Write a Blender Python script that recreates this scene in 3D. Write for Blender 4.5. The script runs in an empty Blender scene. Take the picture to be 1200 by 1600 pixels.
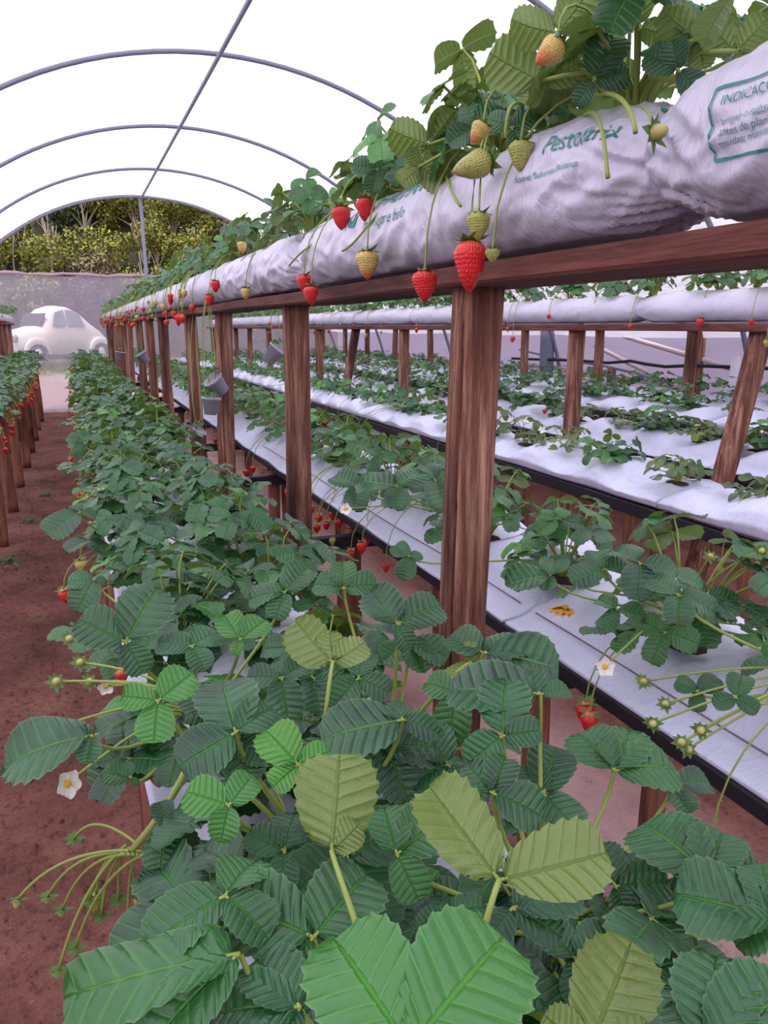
import bpy, bmesh, math, random
import numpy as np
from mathutils import Vector, Matrix, noise
PI = math.pi
sc = bpy.context.scene
COL = sc.collection

# ------------------------------------------------------------------ camera, light, exposure
CAM = Vector((0.0, 0.0, 1.45))
PITCH, YAW = math.radians(13.496), math.radians(21.656)
FPX = 1200.0
cd = bpy.data.cameras.new('camera'); cam = bpy.data.objects.new('camera', cd); COL.objects.link(cam)
cam.location = CAM; cam.rotation_euler = (PI/2 - PITCH, 0, -YAW)
cd.sensor_fit = 'VERTICAL'; cd.sensor_height = 36.0; cd.lens = 27.0; cd.clip_start = 0.02; cd.clip_end = 400
sc.camera = cam
w = bpy.data.worlds.new('world'); sc.world = w; w.use_nodes = True
bg = w.node_tree.nodes['Background']
bg.inputs['Color'].default_value = (0.91, 0.89, 1.0, 1); bg.inputs['Strength'].default_value = 1.85
sl = bpy.data.lights.new('sun', 'SUN'); sl.energy = 6.0; sl.angle = math.radians(30); sl.color = (1.0, 0.96, 0.97)
so = bpy.data.objects.new('sun', sl); COL.objects.link(so); so.rotation_euler = (math.radians(12), math.radians(-16), 0)
sc.view_settings.view_transform = 'Standard'; sc.view_settings.look = 'None'
sc.view_settings.gamma = 1; sc.view_settings.use_curve_mapping = False
sc.view_settings.exposure = -0.32
sc.cycles.max_bounces = 8; sc.cycles.diffuse_bounces = 4; sc.cycles.transparent_max_bounces = 12
sc.cycles.use_denoising = True

# camera axes, used to turn a direction of sight into a place at a known height or depth
cR = Vector((math.cos(YAW), -math.sin(YAW), 0))
hF = Vector((math.sin(YAW), math.cos(YAW), 0))
cF = hF*math.cos(PITCH) + Vector((0, 0, -math.sin(PITCH)))
cU = hF*math.sin(PITCH) + Vector((0, 0, math.cos(PITCH)))
def sight(x, y): return cR*((x-600)/FPX) + cU*((800-y)/FPX) + cF
def at_z(x, y, z): s = sight(x, y); return CAM + s*((z-CAM.z)/s.z)
def at_x(x, y, X): s = sight(x, y); return CAM + s*(X/s.x)
def at_y(x, y, Y): s = sight(x, y); return CAM + s*(Y/s.y)
def at_plane(x, y, p, n): s = sight(x, y); return CAM + s*((p-CAM).dot(n)/s.dot(n))
def project(p):
    v = Vector(p)-CAM; f = v.dot(cF)
    return (600+FPX*v.dot(cR)/f, 800-FPX*v.dot(cU)/f, f) if f > 0.01 else (0, 0, -1)

# ------------------------------------------------------------------ materials
def new_mat(name):
    m = bpy.data.materials.new(name); m.use_nodes = True
    nt = m.node_tree; b = nt.nodes['Principled BSDF']
    return m, nt, b
def N(nt, t, **kw):
    n = nt.nodes.new(t)
    for k, v in kw.items(): setattr(n, k, v)
    return n
def math_n(nt, op, a, b=None, clamp=False):
    n = N(nt, 'ShaderNodeMath', operation=op); n.use_clamp = clamp
    for i, v in enumerate((a, b)):
        if v is None: continue
        if isinstance(v, (int, float)): n.inputs[i].default_value = v
        else: nt.links.new(v, n.inputs[i])
    return n.outputs[0]
def ramp(nt, fac, stops):
    r = N(nt, 'ShaderNodeValToRGB'); e = r.color_ramp.elements
    while len(e) > 1: e.remove(e[-1])
    e[0].position = stops[0][0]; e[0].color = (*stops[0][1], 1)
    for p, c in stops[1:]: k = e.new(p); k.color = (*c, 1)
    nt.links.new(fac, r.inputs[0]); return r.outputs[0]
def mixc(nt, fac, a, b, mode='MIX'):
    n = N(nt, 'ShaderNodeMix', data_type='RGBA', blend_type=mode)
    for i, v in ((0, fac), (6, a), (7, b)):
        if isinstance(v, (int, float)): n.inputs[i].default_value = v
        elif isinstance(v, tuple): n.inputs[i].default_value = (*v, 1)
        else: nt.links.new(v, n.inputs[i])
    return n.outputs[2]
def tex_noise(nt, vec, scale, detail=4, rough=0.55, dist=0):
    n = N(nt, 'ShaderNodeTexNoise'); n.inputs['Scale'].default_value = scale
    n.inputs['Detail'].default_value = detail; n.inputs['Roughness'].default_value = rough
    n.inputs['Distortion'].default_value = dist
    if vec is not None: nt.links.new(vec, n.inputs['Vector'])
    return n.outputs['Fac']
def mapping(nt, vec, scale=(1, 1, 1), rot=(0, 0, 0)):
    m = N(nt, 'ShaderNodeMapping'); m.inputs['Scale'].default_value = scale; m.inputs['Rotation'].default_value = rot
    nt.links.new(vec, m.inputs['Vector']); return m.outputs[0]
def bump(nt, h, strength, dist, b, normal=None):
    n = N(nt, 'ShaderNodeBump'); n.inputs['Strength'].default_value = strength; n.inputs['Distance'].default_value = dist
    nt.links.new(h, n.inputs['Height'])
    if normal is not None: nt.links.new(normal, n.inputs['Normal'])
    if b is not None: nt.links.new(n.outputs[0], b.inputs['Normal'])
    return n.outputs[0]
def coords(nt, which='Object'): return N(nt, 'ShaderNodeTexCoord').outputs[which]
def plain(name, col, rough=0.6, spec=0.5, metal=0):
    m, nt, b = new_mat(name); b.inputs['Base Color'].default_value = (*col, 1)
    b.inputs['Roughness'].default_value = rough; b.inputs['Specular IOR Level'].default_value = spec
    b.inputs['Metallic'].default_value = metal; return m

def leaf_material(name, dark, mid, bright, under, trans=0.16):
    m, nt, b = new_mat(name)
    at = N(nt, 'ShaderNodeAttribute', attribute_name='leafco'); sx = N(nt, 'ShaderNodeSeparateXYZ'); nt.links.new(at.outputs['Vector'], sx.inputs[0])
    u, v, t = sx.outputs
    col = ramp(nt, t, [(0.0, dark), (0.45, mid), (1.0, bright)])
    obn = tex_noise(nt, coords(nt), 22, 3)
    col = mixc(nt, math_n(nt, 'MULTIPLY', math_n(nt, 'SUBTRACT', obn, 0.35, True), 1.6, True), col, tuple(c*2.1 for c in mid))
    vein = math_n(nt, 'POWER', math_n(nt, 'ABSOLUTE', math_n(nt, 'COSINE', math_n(nt, 'MULTIPLY', u, PI*10))), 14)
    av = math_n(nt, 'ABSOLUTE', v)
    rib = math_n(nt, 'SUBTRACT', 1.0, math_n(nt, 'MULTIPLY', av, 15), True)
    veinall = math_n(nt, 'MAXIMUM', math_n(nt, 'MULTIPLY', vein, 0.3), rib)
    col = mixc(nt, math_n(nt, 'MULTIPLY', veinall, 0.36), col, tuple(min(1, c*2.2+0.03) for c in bright))
    rim = math_n(nt, 'MULTIPLY', math_n(nt, 'SUBTRACT', av, 0.93, True), 9)
    col = mixc(nt, math_n(nt, 'MULTIPLY', rim, 0.4), col, (0.3, 0.38, 0.26))
    geo = N(nt, 'ShaderNodeNewGeometry')
    ucol = mixc(nt, math_n(nt, 'MULTIPLY', veinall, 0.6), under, tuple(min(1, c*1.7) for c in under))
    col = mixc(nt, geo.outputs['Backfacing'], col, ucol)
    nt.links.new(col, b.inputs['Base Color'])
    b.inputs['Roughness'].default_value = 0.36; b.inputs['Specular IOR Level'].default_value = 0.68
    fine = tex_noise(nt, coords(nt), 160, 2)
    hgt = math_n(nt, 'SUBTRACT', math_n(nt, 'MULTIPLY', fine, 0.5), math_n(nt, 'MULTIPLY', veinall, 1.0))
    nrm = bump(nt, hgt, 0.8, 0.0025, b)
    tr = N(nt, 'ShaderNodeBsdfTranslucent'); nt.links.new(mixc(nt, 0.5, col, (0.25, 0.5, 0.06)), tr.inputs['Color'])
    mx = N(nt, 'ShaderNodeMixShader'); mx.inputs[0].default_value = trans
    nt.links.new(b.outputs[0], mx.inputs[1]); nt.links.new(tr.outputs[0], mx.inputs[2])
    nt.links.new(mx.outputs[0], nt.nodes['Material Output'].inputs['Surface'])
    return m
LEAF = leaf_material('strawberry_leaf', (0.006, 0.038, 0.026), (0.017, 0.095, 0.028), (0.08, 0.32, 0.025), (0.15, 0.23, 0.045))
LEAF_OLIVE = leaf_material('strawberry_leaf_olive', (0.012, 0.045, 0.028), (0.045, 0.1, 0.028), (0.2, 0.26, 0.045), (0.19, 0.2, 0.05))
STEM = plain('green_stem', (0.27, 0.36, 0.07), 0.5)
STEM_RED = plain('brown_runner', (0.2, 0.09, 0.06), 0.55)
SEPAL = plain('sepal_green', (0.11, 0.22, 0.05), 0.55)
PETAL = plain('white_petal', (0.85, 0.84, 0.8), 0.5)
POLLEN = plain('yellow_centre', (0.8, 0.5, 0.03), 0.7)

def berry_material(name, top, body, tip, seed):
    m, nt, b = new_mat(name)
    at = N(nt, 'ShaderNodeAttribute', attribute_name='leafco'); sx = N(nt, 'ShaderNodeSeparateXYZ'); nt.links.new(at.outputs['Vector'], sx.inputs[0])
    u, v, t = sx.outputs
    col = ramp(nt, v, [(0.0, tip), (0.45, body), (0.8, body), (1.0, top)])
    vo = N(nt, 'ShaderNodeTexVoronoi'); vo.inputs['Scale'].default_value = 1.0; vo.inputs['Randomness'].default_value = 0.35
    cb = N(nt, 'ShaderNodeCombineXYZ'); nt.links.new(math_n(nt, 'MULTIPLY', u, 15), cb.inputs[0]); nt.links.new(math_n(nt, 'MULTIPLY', v, 12), cb.inputs[1])
    nt.links.new(cb.outputs[0], vo.inputs['Vector'])
    d = vo.outputs['Distance']
    sd = math_n(nt, 'SUBTRACT', 1.0, math_n(nt, 'MULTIPLY', d, 5.0), True)
    col = mixc(nt, math_n(nt, 'MULTIPLY', sd, 0.85), col, seed)
    nt.links.new(col, b.inputs['Base Color']); b.inputs['Roughness'].default_value = 0.3
    bump(nt, math_n(nt, 'MINIMUM', d, 0.5), 0.8, 0.004, b)
    b.inputs['Subsurface Weight'].default_value = 0.12; b.inputs['Subsurface Radius'].default_value = (0.01, 0.004, 0.003)
    return m
B_RED = berry_material('ripe_strawberry', (0.75, 0.22, 0.12), (0.72, 0.018, 0.02), (0.62, 0.012, 0.02), (0.8, 0.3, 0.08))
B_BLUSH = berry_material('ripening_strawberry', (0.55, 0.5, 0.12), (0.66, 0.5, 0.14), (0.75, 0.08, 0.04), (0.5, 0.2, 0.05))
B_GREEN = berry_material('unripe_strawberry', (0.3, 0.38, 0.08), (0.42, 0.45, 0.11), (0.45, 0.42, 0.13), (0.3, 0.2, 0.04))

def film_material(name, col, transp, rough_alpha=None):
    m, nt, b = new_mat(name); nt.nodes.remove(b)
    co = coords(nt)
    wr = tex_noise(nt, mapping(nt, co, (1.0, 0.22, 1.0)), 3.0, 5, 0.6, 1.2)
    dirt = tex_noise(nt, co, 1.2, 5, 0.7)
    c = mixc(nt, math_n(nt, 'MULTIPLY', dirt, 0.35), col, tuple(x*0.8 for x in col))
    nb = bump(nt, wr, 0.5, 0.05, None)
    df = N(nt, 'ShaderNodeBsdfDiffuse'); tl = N(nt, 'ShaderNodeBsdfTranslucent'); gl = N(nt, 'ShaderNodeBsdfGlossy'); gl.inputs['Roughness'].default_value = 0.3
    for s in (df, tl): nt.links.new(c, s.inputs['Color']); nt.links.new(nb, s.inputs['Normal'])
    nt.links.new(nb, gl.inputs['Normal']); gl.inputs['Color'].default_value = (0.9, 0.9, 0.95, 1)
    a = N(nt, 'ShaderNodeMixShader'); a.inputs[0].default_value = 0.68
    nt.links.new(df.outputs[0], a.inputs[1]); nt.links.new(tl.outputs[0], a.inputs[2])
    g = N(nt, 'ShaderNodeMixShader'); g.inputs[0].default_value = 0.04
    nt.links.new(a.outputs[0], g.inputs[1]); nt.links.new(gl.outputs[0], g.inputs[2])
    tp = N(nt, 'ShaderNodeBsdfTransparent'); tp.inputs['Color'].default_value = (0.96, 0.95, 1, 1)
    e = N(nt, 'ShaderNodeMixShader'); nt.links.new(g.outputs[0], e.inputs[1]); nt.links.new(tp.outputs[0], e.inputs[2])
    if transp > 0.1:
        f = math_n(nt, 'ADD', transp-0.13, math_n(nt, 'MULTIPLY', tex_noise(nt, mapping(nt, co, (1, 1, 0.5)), 3.5, 6, 0.7), 0.3), True)
        nt.links.new(f, e.inputs[0])
    else: e.inputs[0].default_value = transp
    nt.links.new(e.outputs[0], nt.nodes['Material Output'].inputs['Surface'])
    return m
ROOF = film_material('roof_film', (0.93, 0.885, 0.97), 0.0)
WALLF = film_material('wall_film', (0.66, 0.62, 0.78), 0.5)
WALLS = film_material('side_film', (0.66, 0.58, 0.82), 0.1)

def bag_material(name, col):
    m, nt, b = new_mat(name); co = coords(nt)
    dirt = tex_noise(nt, co, 9, 5, 0.7)
    c = mixc(nt, math_n(nt, 'MULTIPLY', math_n(nt, 'SUBTRACT', dirt, 0.5, True), 1.6), col, tuple(x*0.72 for x in col))
    nt.links.new(c, b.inputs['Base Color']); b.inputs['Roughness'].default_value = 0.38; b.inputs['Specular IOR Level'].default_value = 0.5
    w1 = tex_noise(nt, mapping(nt, co, (1, 2.6, 1), (0.5, 0, 0.3)), 16, 3, 0.5, 1.4)
    w2 = tex_noise(nt, mapping(nt, co, (1, 3.5, 0.8), (-0.7, 0.2, 0)), 34, 3, 0.6, 0.6)
    r1 = math_n(nt, 'ABSOLUTE', math_n(nt, 'SUBTRACT', w1, 0.5)); r2 = math_n(nt, 'ABSOLUTE', math_n(nt, 'SUBTRACT', w2, 0.5))
    h = math_n(nt, 'ADD', r1, math_n(nt, 'MULTIPLY', r2, 0.4))
    bump(nt, h, 0.5, 0.01, b)
    return m
BAG = bag_material('grow_bag_film', (0.62, 0.615, 0.73))
BAG_BED = bag_material('bed_bag_film', (0.62, 0.66, 0.83))
INK = plain('green_print', (0.015, 0.25, 0.19), 0.45)
INK_DARK = plain('grey_green_print', (0.09, 0.24, 0.24), 0.5)
BLACKP = plain('black_plastic', (0.015, 0.014, 0.02), 0.6, 0.3)

def wood_material(name, a, b_, c_, long_axis='Z', stripes=(38, 38, 2.2)):
    m, nt, b = new_mat(name); co = coords(nt)
    oi = N(nt, 'ShaderNodeObjectInfo')
    ad = N(nt, 'ShaderNodeVectorMath', operation='ADD'); nt.links.new(co, ad.inputs[0])
    sc_ = N(nt, 'ShaderNodeVectorMath', operation='SCALE'); nt.links.new(oi.outputs['Location'], sc_.inputs[0]); sc_.inputs['Scale'].default_value = 3.1
    nt.links.new(sc_.outputs[0], ad.inputs[1])
    g = math_n(nt, 'ADD', math_n(nt, 'MULTIPLY', tex_noise(nt, mapping(nt, ad.outputs[0], stripes), 1.0, 6, 0.7, 0.4), 0.6), math_n(nt, 'MULTIPLY', tex_noise(nt, mapping(nt, ad.outputs[0], tuple(q*2.6 for q in stripes)), 1.0, 6, 0.75, 0.2), 0.42))
    big = tex_noise(nt, mapping(nt, ad.outputs[0], (5, 5, 1.6) if long_axis == 'Z' else (5, 1.2, 5)), 1.0, 3, 0.6)
    col = ramp(nt, g, [(0.36, a), (0.5, b_), (0.66, c_)])
    col = mixc(nt, math_n(nt, 'MULTIPLY', math_n(nt, 'SUBTRACT', big, 0.46, True), 3.6, True), col, tuple(x*0.33 for x in a))
    nt.links.new(col, b.inputs['Base Color']); b.inputs['Roughness'].default_value = 0.78; b.inputs['Specular IOR Level'].default_value = 0.25
    bump(nt, g, 0.9, 0.008, b)
    return m
POST = wood_material('weathered_post_wood', (0.05, 0.019, 0.015), (0.2, 0.082, 0.054), (0.56, 0.33, 0.23))
BEAM = wood_material('red_brown_plank_wood', (0.06, 0.018, 0.015), (0.13, 0.044, 0.034), (0.24, 0.095, 0.07), 'Y', (30, 2.5, 30))
LEGW = wood_material('pale_red_leg_wood', (0.16, 0.055, 0.035), (0.3, 0.12, 0.08), (0.42, 0.2, 0.13))
PIPE = plain('galvanised_pipe', (0.2, 0.21, 0.29), 0.5, 0.5, 0.25)
CUP = plain('grey_plastic_pot', (0.36, 0.34, 0.42), 0.4)
SOILM = plain('potting_soil', (0.045, 0.025, 0.018), 0.95)

def ground_material():
    m, nt, b = new_mat('red_soil'); co = N(nt, 'ShaderNodeNewGeometry').outputs['Position']
    n1 = tex_noise(nt, co, 2.2, 6, 0.65); n2 = tex_noise(nt, co, 38, 5, 0.7); n3 = tex_noise(nt, co, 0.7, 3)
    col = ramp(nt, n1, [(0.3, (0.11, 0.04, 0.03)), (0.5, (0.24, 0.092, 0.066)), (0.72, (0.38, 0.175, 0.125))])
    col = mixc(nt, math_n(nt, 'MULTIPLY', math_n(nt, 'SUBTRACT', n2, 0.5, True), 4.5, True), col, (0.075, 0.03, 0.026))
    n4 = tex_noise(nt, co, 90, 3, 0.6); col = mixc(nt, math_n(nt, 'MULTIPLY', math_n(nt, 'SUBTRACT', n4, 0.66, True), 9, True), col, (0.5, 0.3, 0.24))
    sx = N(nt, 'ShaderNodeSeparateXYZ'); nt.links.new(co, sx.inputs[0])
    # the trodden path between the second pair of beds is covered in pale dust
    px = math_n(nt, 'SUBTRACT', 1.0, math_n(nt, 'MULTIPLY', math_n(nt, 'ABSOLUTE', math_n(nt, 'SUBTRACT', sx.outputs[0], 1.36)), 2.6), True)
    col = mixc(nt, math_n(nt, 'MULTIPLY', px, math_n(nt, 'ADD', n1, 0.35), True), col, (0.62, 0.42, 0.4))
    # pale dry yard outside the end wall
    out = math_n(nt, 'GREATER_THAN', math_n(nt, 'ADD', sx.outputs[1], n1), 15.2)
    col = mixc(nt, out, col, (0.42, 0.29, 0.27))
    gr = math_n(nt, 'GREATER_THAN', math_n(nt, 'ADD', sx.outputs[1], math_n(nt, 'MULTIPLY', n1, 3.0)), 27.5)
    col = mixc(nt, gr, col, (0.2, 0.26, 0.1))
    weed = math_n(nt, 'MULTIPLY', math_n(nt, 'SUBTRACT', n3, 0.6, True), 5, True)
    weed = math_n(nt, 'MULTIPLY', weed, math_n(nt, 'GREATER_THAN', n2, 0.5))
    col = mixc(nt, math_n(nt, 'MULTIPLY', weed, 0.6), col, (0.1, 0.12, 0.04))
    nt.links.new(col, b.inputs['Base Color']); b.inputs['Roughness'].default_value = 0.95
    bump(nt, math_n(nt, 'ADD', n2, math_n(nt, 'MULTIPLY', n1, 1.5)), 0.9, 0.03, b)
    return m
GROUND = ground_material()

# ------------------------------------------------------------------ mesh and object helpers
class Geo:
    """collects vertices, faces, and a per-vertex (u, v, tint)"""
    def __init__(s): s.v = []; s.f = []; s.c = []; s.mi = []; s.n = 0
    def add(s, V, F, C=None, mi=0):
        V = np.asarray(V, float).reshape(-1, 3)
        s.v.append(V); s.c.append(np.zeros((len(V), 3)) if C is None else np.asarray(C, float))
        k = s.n
        s.f += [tuple(i+k for i in f) for f in F]; s.mi += [mi]*len(F); s.n += len(V)
    def merge(s, g, M=None):
        V = np.concatenate(g.v)
        if M is not None: A = np.array(M); V = V @ A[:3, :3].T + A[:3, 3]
        k = s.n; s.v.append(V); s.c += g.c; s.f += [tuple(i+k for i in f) for f in g.f]; s.mi += g.mi; s.n += len(V)
    def mesh(s, name, mats, smooth=True):
        me = bpy.data.meshes.new(name)
        V = np.concatenate(s.v); C = np.concatenate(s.c)
        me.vertices.add(len(V)); me.vertices.foreach_set('co', V.ravel())
        ln = np.array([len(f) for f in s.f]); me.loops.add(int(ln.sum())); me.polygons.add(len(s.f))
        me.loops.foreach_set('vertex_index', np.fromiter((i for f in s.f for i in f), int, int(ln.sum())))
        st = np.zeros(len(ln), int); st[1:] = np.cumsum(ln)[:-1]
        me.polygons.foreach_set('loop_start', st)
        me.polygons.foreach_set('material_index', np.array(s.mi))
        me.polygons.foreach_set('use_smooth', np.full(len(ln), smooth))
        a = me.attributes.new('leafco', 'FLOAT_VECTOR', 'POINT'); a.data.foreach_set('vector', C.ravel())
        for m in (mats if isinstance(mats, (list, tuple)) else [mats]): me.materials.append(m)
        me.update(calc_edges=True); me.validate(); return me
def link(name, data, parent=None, loc=None, rot=None):
    o = bpy.data.objects.new(name, data); COL.objects.link(o)
    if parent is not None: o.parent = parent
    if loc is not None: o.location = loc
    if rot is not None: o.rotation_euler = rot
    return o
def tag(o, label=None, cat=None, group=None, kind=None):
    if label: o['label'] = label
    if cat: o['category'] = cat
    if group: o['group'] = group
    if kind: o['kind'] = kind
    return o
def empty(name, loc, label, cat, group=None):
    o = link(name, None, None, loc); o.empty_display_size = 0.1
    return tag(o, label, cat, group)
def tube(g, pts, rads, seg=6, tint=0.0, mi=0, caps=True):
    pts = [Vector(p) for p in pts]; n = len(pts)
    if isinstance(rads, (int, float)): rads = [rads]*n
    up = Vector((0.13, 0.2, 1)).normalized(); V = []
    for i, p in enumerate(pts):
        t = (pts[min(i+1, n-1)]-pts[max(i-1, 0)]).normalized()
        a = t.cross(up)
        if a.length < 0.05: a = t.cross(Vector((1, 0, 0)))
        a.normalize(); b = t.cross(a).normalized(); up = up if a.length else up
        for k in range(seg):
            th = 2*PI*k/seg; V.append(p+(a*math.cos(th)+b*math.sin(th))*rads[i])
    F = [(i*seg+k, i*seg+(k+1) % seg, (i+1)*seg+(k+1) % seg, (i+1)*seg+k) for i in range(n-1) for k in range(seg)]
    if caps: F += [tuple(range(seg-1, -1, -1)), tuple((n-1)*seg+k for k in range(seg))]
    g.add([tuple(v) for v in V], F, np.tile([0, 0.5, tint], (len(V), 1)), mi)
def bez(p0, p1, p2, p3, n=8):
    p0, p1, p2, p3 = map(Vector, (p0, p1, p2, p3)); r = []
    for i in range(n+1):
        t = i/n; r.append(p0*(1-t)**3+p1*3*t*(1-t)**2+p2*3*t*t*(1-t)+p3*t**3)
    return r
def box(g, c, s, mi=0):
    x, y, z = c; a, b, h = s[0]/2, s[1]/2, s[2]/2
    V = [(x+i*a, y+j*b, z+k*h) for i in (-1, 1) for j in (-1, 1) for k in (-1, 1)]
    g.add(V, [(0, 1, 3, 2), (4, 6, 7, 5), (0, 4, 5, 1), (2, 3, 7, 6), (0, 2, 6, 4), (1, 5, 7, 3)], mi=mi)
ORD = ['first', 'second', 'third', 'fourth', 'fifth', 'sixth', 'seventh', 'eighth', 'ninth', 'tenth', 'eleventh', 'twelfth', 'thirteenth', 'fourteenth', 'fifteenth', 'sixteenth', 'seventeenth', 'eighteenth', 'nineteenth', 'twentieth']

# ------------------------------------------------------------------ leaves
def leaflet(L, W, teeth, cols, fold=0.15, curl=0.2, pleat=0.03, tint=0.3, wave=0.0, seed=0):
    """one serrated leaflet along +Y from the origin, upper side +Z. Rows follow the side veins."""
    kk = 2 if teeth >= 10 else 1; rows = 2*teeth*kk; rng = random.Random(seed); V = []; C = []; F = []
    half = cols//2; ph = rng.random()*6
    for i in range(rows+1):
        b = i/rows; u = (1-math.cos(PI*b))/2; sn = math.sin(PI*b)
        ex = W/2*sn**0.68*(0.80+0.24*u); ey = L*u**0.9
        my = max(0, L*u**0.95-0.17*L*sn)
        q = math.cos(PI*i/kk); q = (abs(q)**0.6)*(1 if q > 0 else -1); tooth = 1+0.045*q if kk < i < rows-kk else 1.0
        fy = 0.03*L*max(0, q) if 1 < i < rows else 0
        for j in range(-half, half+1):
            s = j/half; a = abs(s)
            tf = 1+(tooth-1)*a**3
            x = math.copysign(ex*a*tf, s) if s else 0
            y = my+(ey-my)*a**0.85+fy*a**3
            z = fold*abs(x)*(1-0.4*a)-curl*(y/L)**2*L*0.5 if L else 0
            z -= pleat*L*math.cos(PI*i/kk)*min(1, a*4)*(1-0.3*a)*sn**0.5
            z += wave*L*math.sin(ph+b*7+(1.5 if s > 0 else 0))*a*a
            V.append((x, y, z)); C.append((b, s, tint))
    K = 2*half+1
    for i in range(rows):
        for j in range(K-1):
            F.append((i*K+j, i*K+j+1, (i+1)*K+j+1, (i+1)*K+j))
    return V, F, C
def frame(o, ydir, n):
    y = ydir.normalized(); x = y.cross(n).normalized(); z = x.cross(y).normalized()
    return Matrix(((x.x, y.x, z.x, o.x), (x.y, y.y, z.y, o.y), (x.z, y.z, z.z, o.z), (0, 0, 0, 1)))
LOD = {0: (10, 10), 1: (7, 4), 2: (4, 2), 3: (2, 2)}
def add_leaf(g, gs, p, n, dirs, lens, tint, lod, rng, fold=None, curl=None, wratio=0.92):
    """one trifoliate leaf at p; dirs: in-plane directions of its leaflets, lens: their lengths"""
    te, co = LOD[lod]
    for d, L in zip(dirs, lens):
        d = d.normalized(); st = L*0.05
        V, F, C = leaflet(L-st, L*wratio*rng.uniform(0.92, 1.06), te, co,
                          rng.uniform(0.05, 0.55) if fold is None else fold, rng.uniform(0.1, 0.8) if curl is None else curl,
                          0.017 if lod == 0 else (0.026 if lod == 1 else 0.02), min(1, max(0, tint+rng.uniform(-.06, .06))), rng.uniform(0.03, 0.1), rng.random())
        M = np.array(frame(p+d*st, d, n)); V = np.array(V) @ M[:3, :3].T+M[:3, 3]
        g.add(V, F, C)
        if gs is not None and lod < 2: tube(gs, [p, p+d*st*1.6], 0.001 if lod else 0.0013, 5)
def gen_plant(seed, n, plen, elev, Lr, tilt, lod, tint=(0.1, 0.6), under=0.0, crown=True, olive=False):
    rng = random.Random(seed); g = Geo(); gs = Geo(); base = Vector((0, 0, 0))
    for i in range(n):
        az = i*2.39996+rng.uniform(-.4, .4); el = math.radians(rng.uniform(*elev)); pl = rng.uniform(*plen)
        out = Vector((math.cos(az), math.sin(az), 0))
        p = out*pl*math.cos(el)+Vector((0, 0, pl*math.sin(el)))
        tl = math.radians(rng.uniform(*tilt)); nn = (Vector((0, 0, 1))*math.cos(tl)+out*math.sin(tl)+Vector((rng.uniform(-.22, .22), rng.uniform(-.22, .22), 0))).normalized()
        ho = (out+Vector((rng.uniform(-.4, .4), rng.uniform(-.4, .4), 0))); ho = (ho-nn*ho.dot(nn)).normalized()
        side = nn.cross(ho); sp = math.radians(rng.uniform(85, 110))
        L = rng.uniform(*Lr); t = rng.uniform(*tint)
        if rng.random() < 0.12: t = rng.uniform(0.75, 1.0)
        add_leaf(g, gs, p, nn, [ho, ho*math.cos(sp)+side*math.sin(sp), ho*math.cos(sp)-side*math.sin(sp)], [L, L*.92, L*.92], t, lod, rng)
        b0 = base+out*0.008
        tube(gs, bez(b0, b0+Vector((0, 0, pl*0.45))+out*pl*0.15, p-out*0.03-Vector((0, 0, 0.02)), p, 5 if lod < 2 else 2), [0.0024, 0.0022, 0.002, 0.0018, 0.0017, 0.0016] if lod < 2 else 0.002, 5 if lod < 2 else 3, caps=False)
    if crown:
        for k in range(5):
            a = k*1.3; tube(gs, [Vector((0, 0, -0.02)), Vector((math.cos(a)*.012, math.sin(a)*.012, 0.012))], [0.007, 0.004], 5)
    return g, gs

# ------------------------------------------------------------------ fruit and flowers
def berry_geo(r, h, seg=16, rings=12, seed=0):
    """hanging strawberry: shoulder at z=0, tip at z=-h"""
    rng = random.Random(seed); g = Geo(); V = []; C = []
    for i in range(rings+1):
        t = i/rings
        prof = math.sin(PI*min(1, t**0.62*1.0))**0.8 if t < 1 else 0
        prof = (math.sqrt(max(0, 1-(1-min(t/0.28, 1))**2)) if t < 0.28 else 1-0.86*((t-0.28)/0.72)**1.6) if t < 1 else 0.0
        if i == rings-1: prof *= 0.82
        for k in range(seg):
            a = 2*PI*k/seg; rr = r*prof*(1+0.05*math.sin(2*a+seed)+0.03*math.sin(5*t*3+a))
            V.append((rr*math.cos(a), rr*math.sin(a), -h*(t if t < 1 else 1.0)+0.004*(1-t))); C.append((k/seg*1.0, 1-t, 0))
    F = [(i*seg+k, (i+1)*seg+k, (i+1)*seg+(k+1) % seg, i*seg+(k+1) % seg) for i in range(rings) for k in range(seg)]
    F.append(tuple(range(seg)))
    C = [(abs(c[0]*2-1), c[1], 0) for c in C]
    g.add(V, F, C); return g
def calyx_geo(r, n=9, droop=0.4, seed=0):
    rng = random.Random(seed); g = Geo()
    for k in range(n):
        a = 2*PI*k/n+rng.uniform(-.15, .15); L = r*rng.uniform(0.9, 1.25); wd = r*0.27
        o = Vector((math.cos(a), math.sin(a), 0)); s = Vector((-math.sin(a), math.cos(a), 0)); up = Vector((0, 0, 1)); q = rng.uniform(-0.3, 0.9)
        P = [o*0.1*r-s*wd*.5+up*.003, o*0.1*r+s*wd*.5+up*.003, o*L*.5+s*wd+up*(.004+q*r*.15), o*L*.5-s*wd+up*(.004+q*r*.15), o*L+up*(q*r*.6)]
        P += [p-up*0.0009 for p in P]
        g.add([tuple(p) for p in P], [(0, 1, 2, 3), (3, 2, 4), (6, 5, 8, 7), (7, 8, 9), (1, 6, 7, 2), (2, 7, 9, 4), (4, 9, 8, 3), (3, 8, 5, 0)])
    tube(g, [(0, 0, 0), (0, 0, r*.35)], [r*.16, r*.08], 6)
    return g
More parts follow.
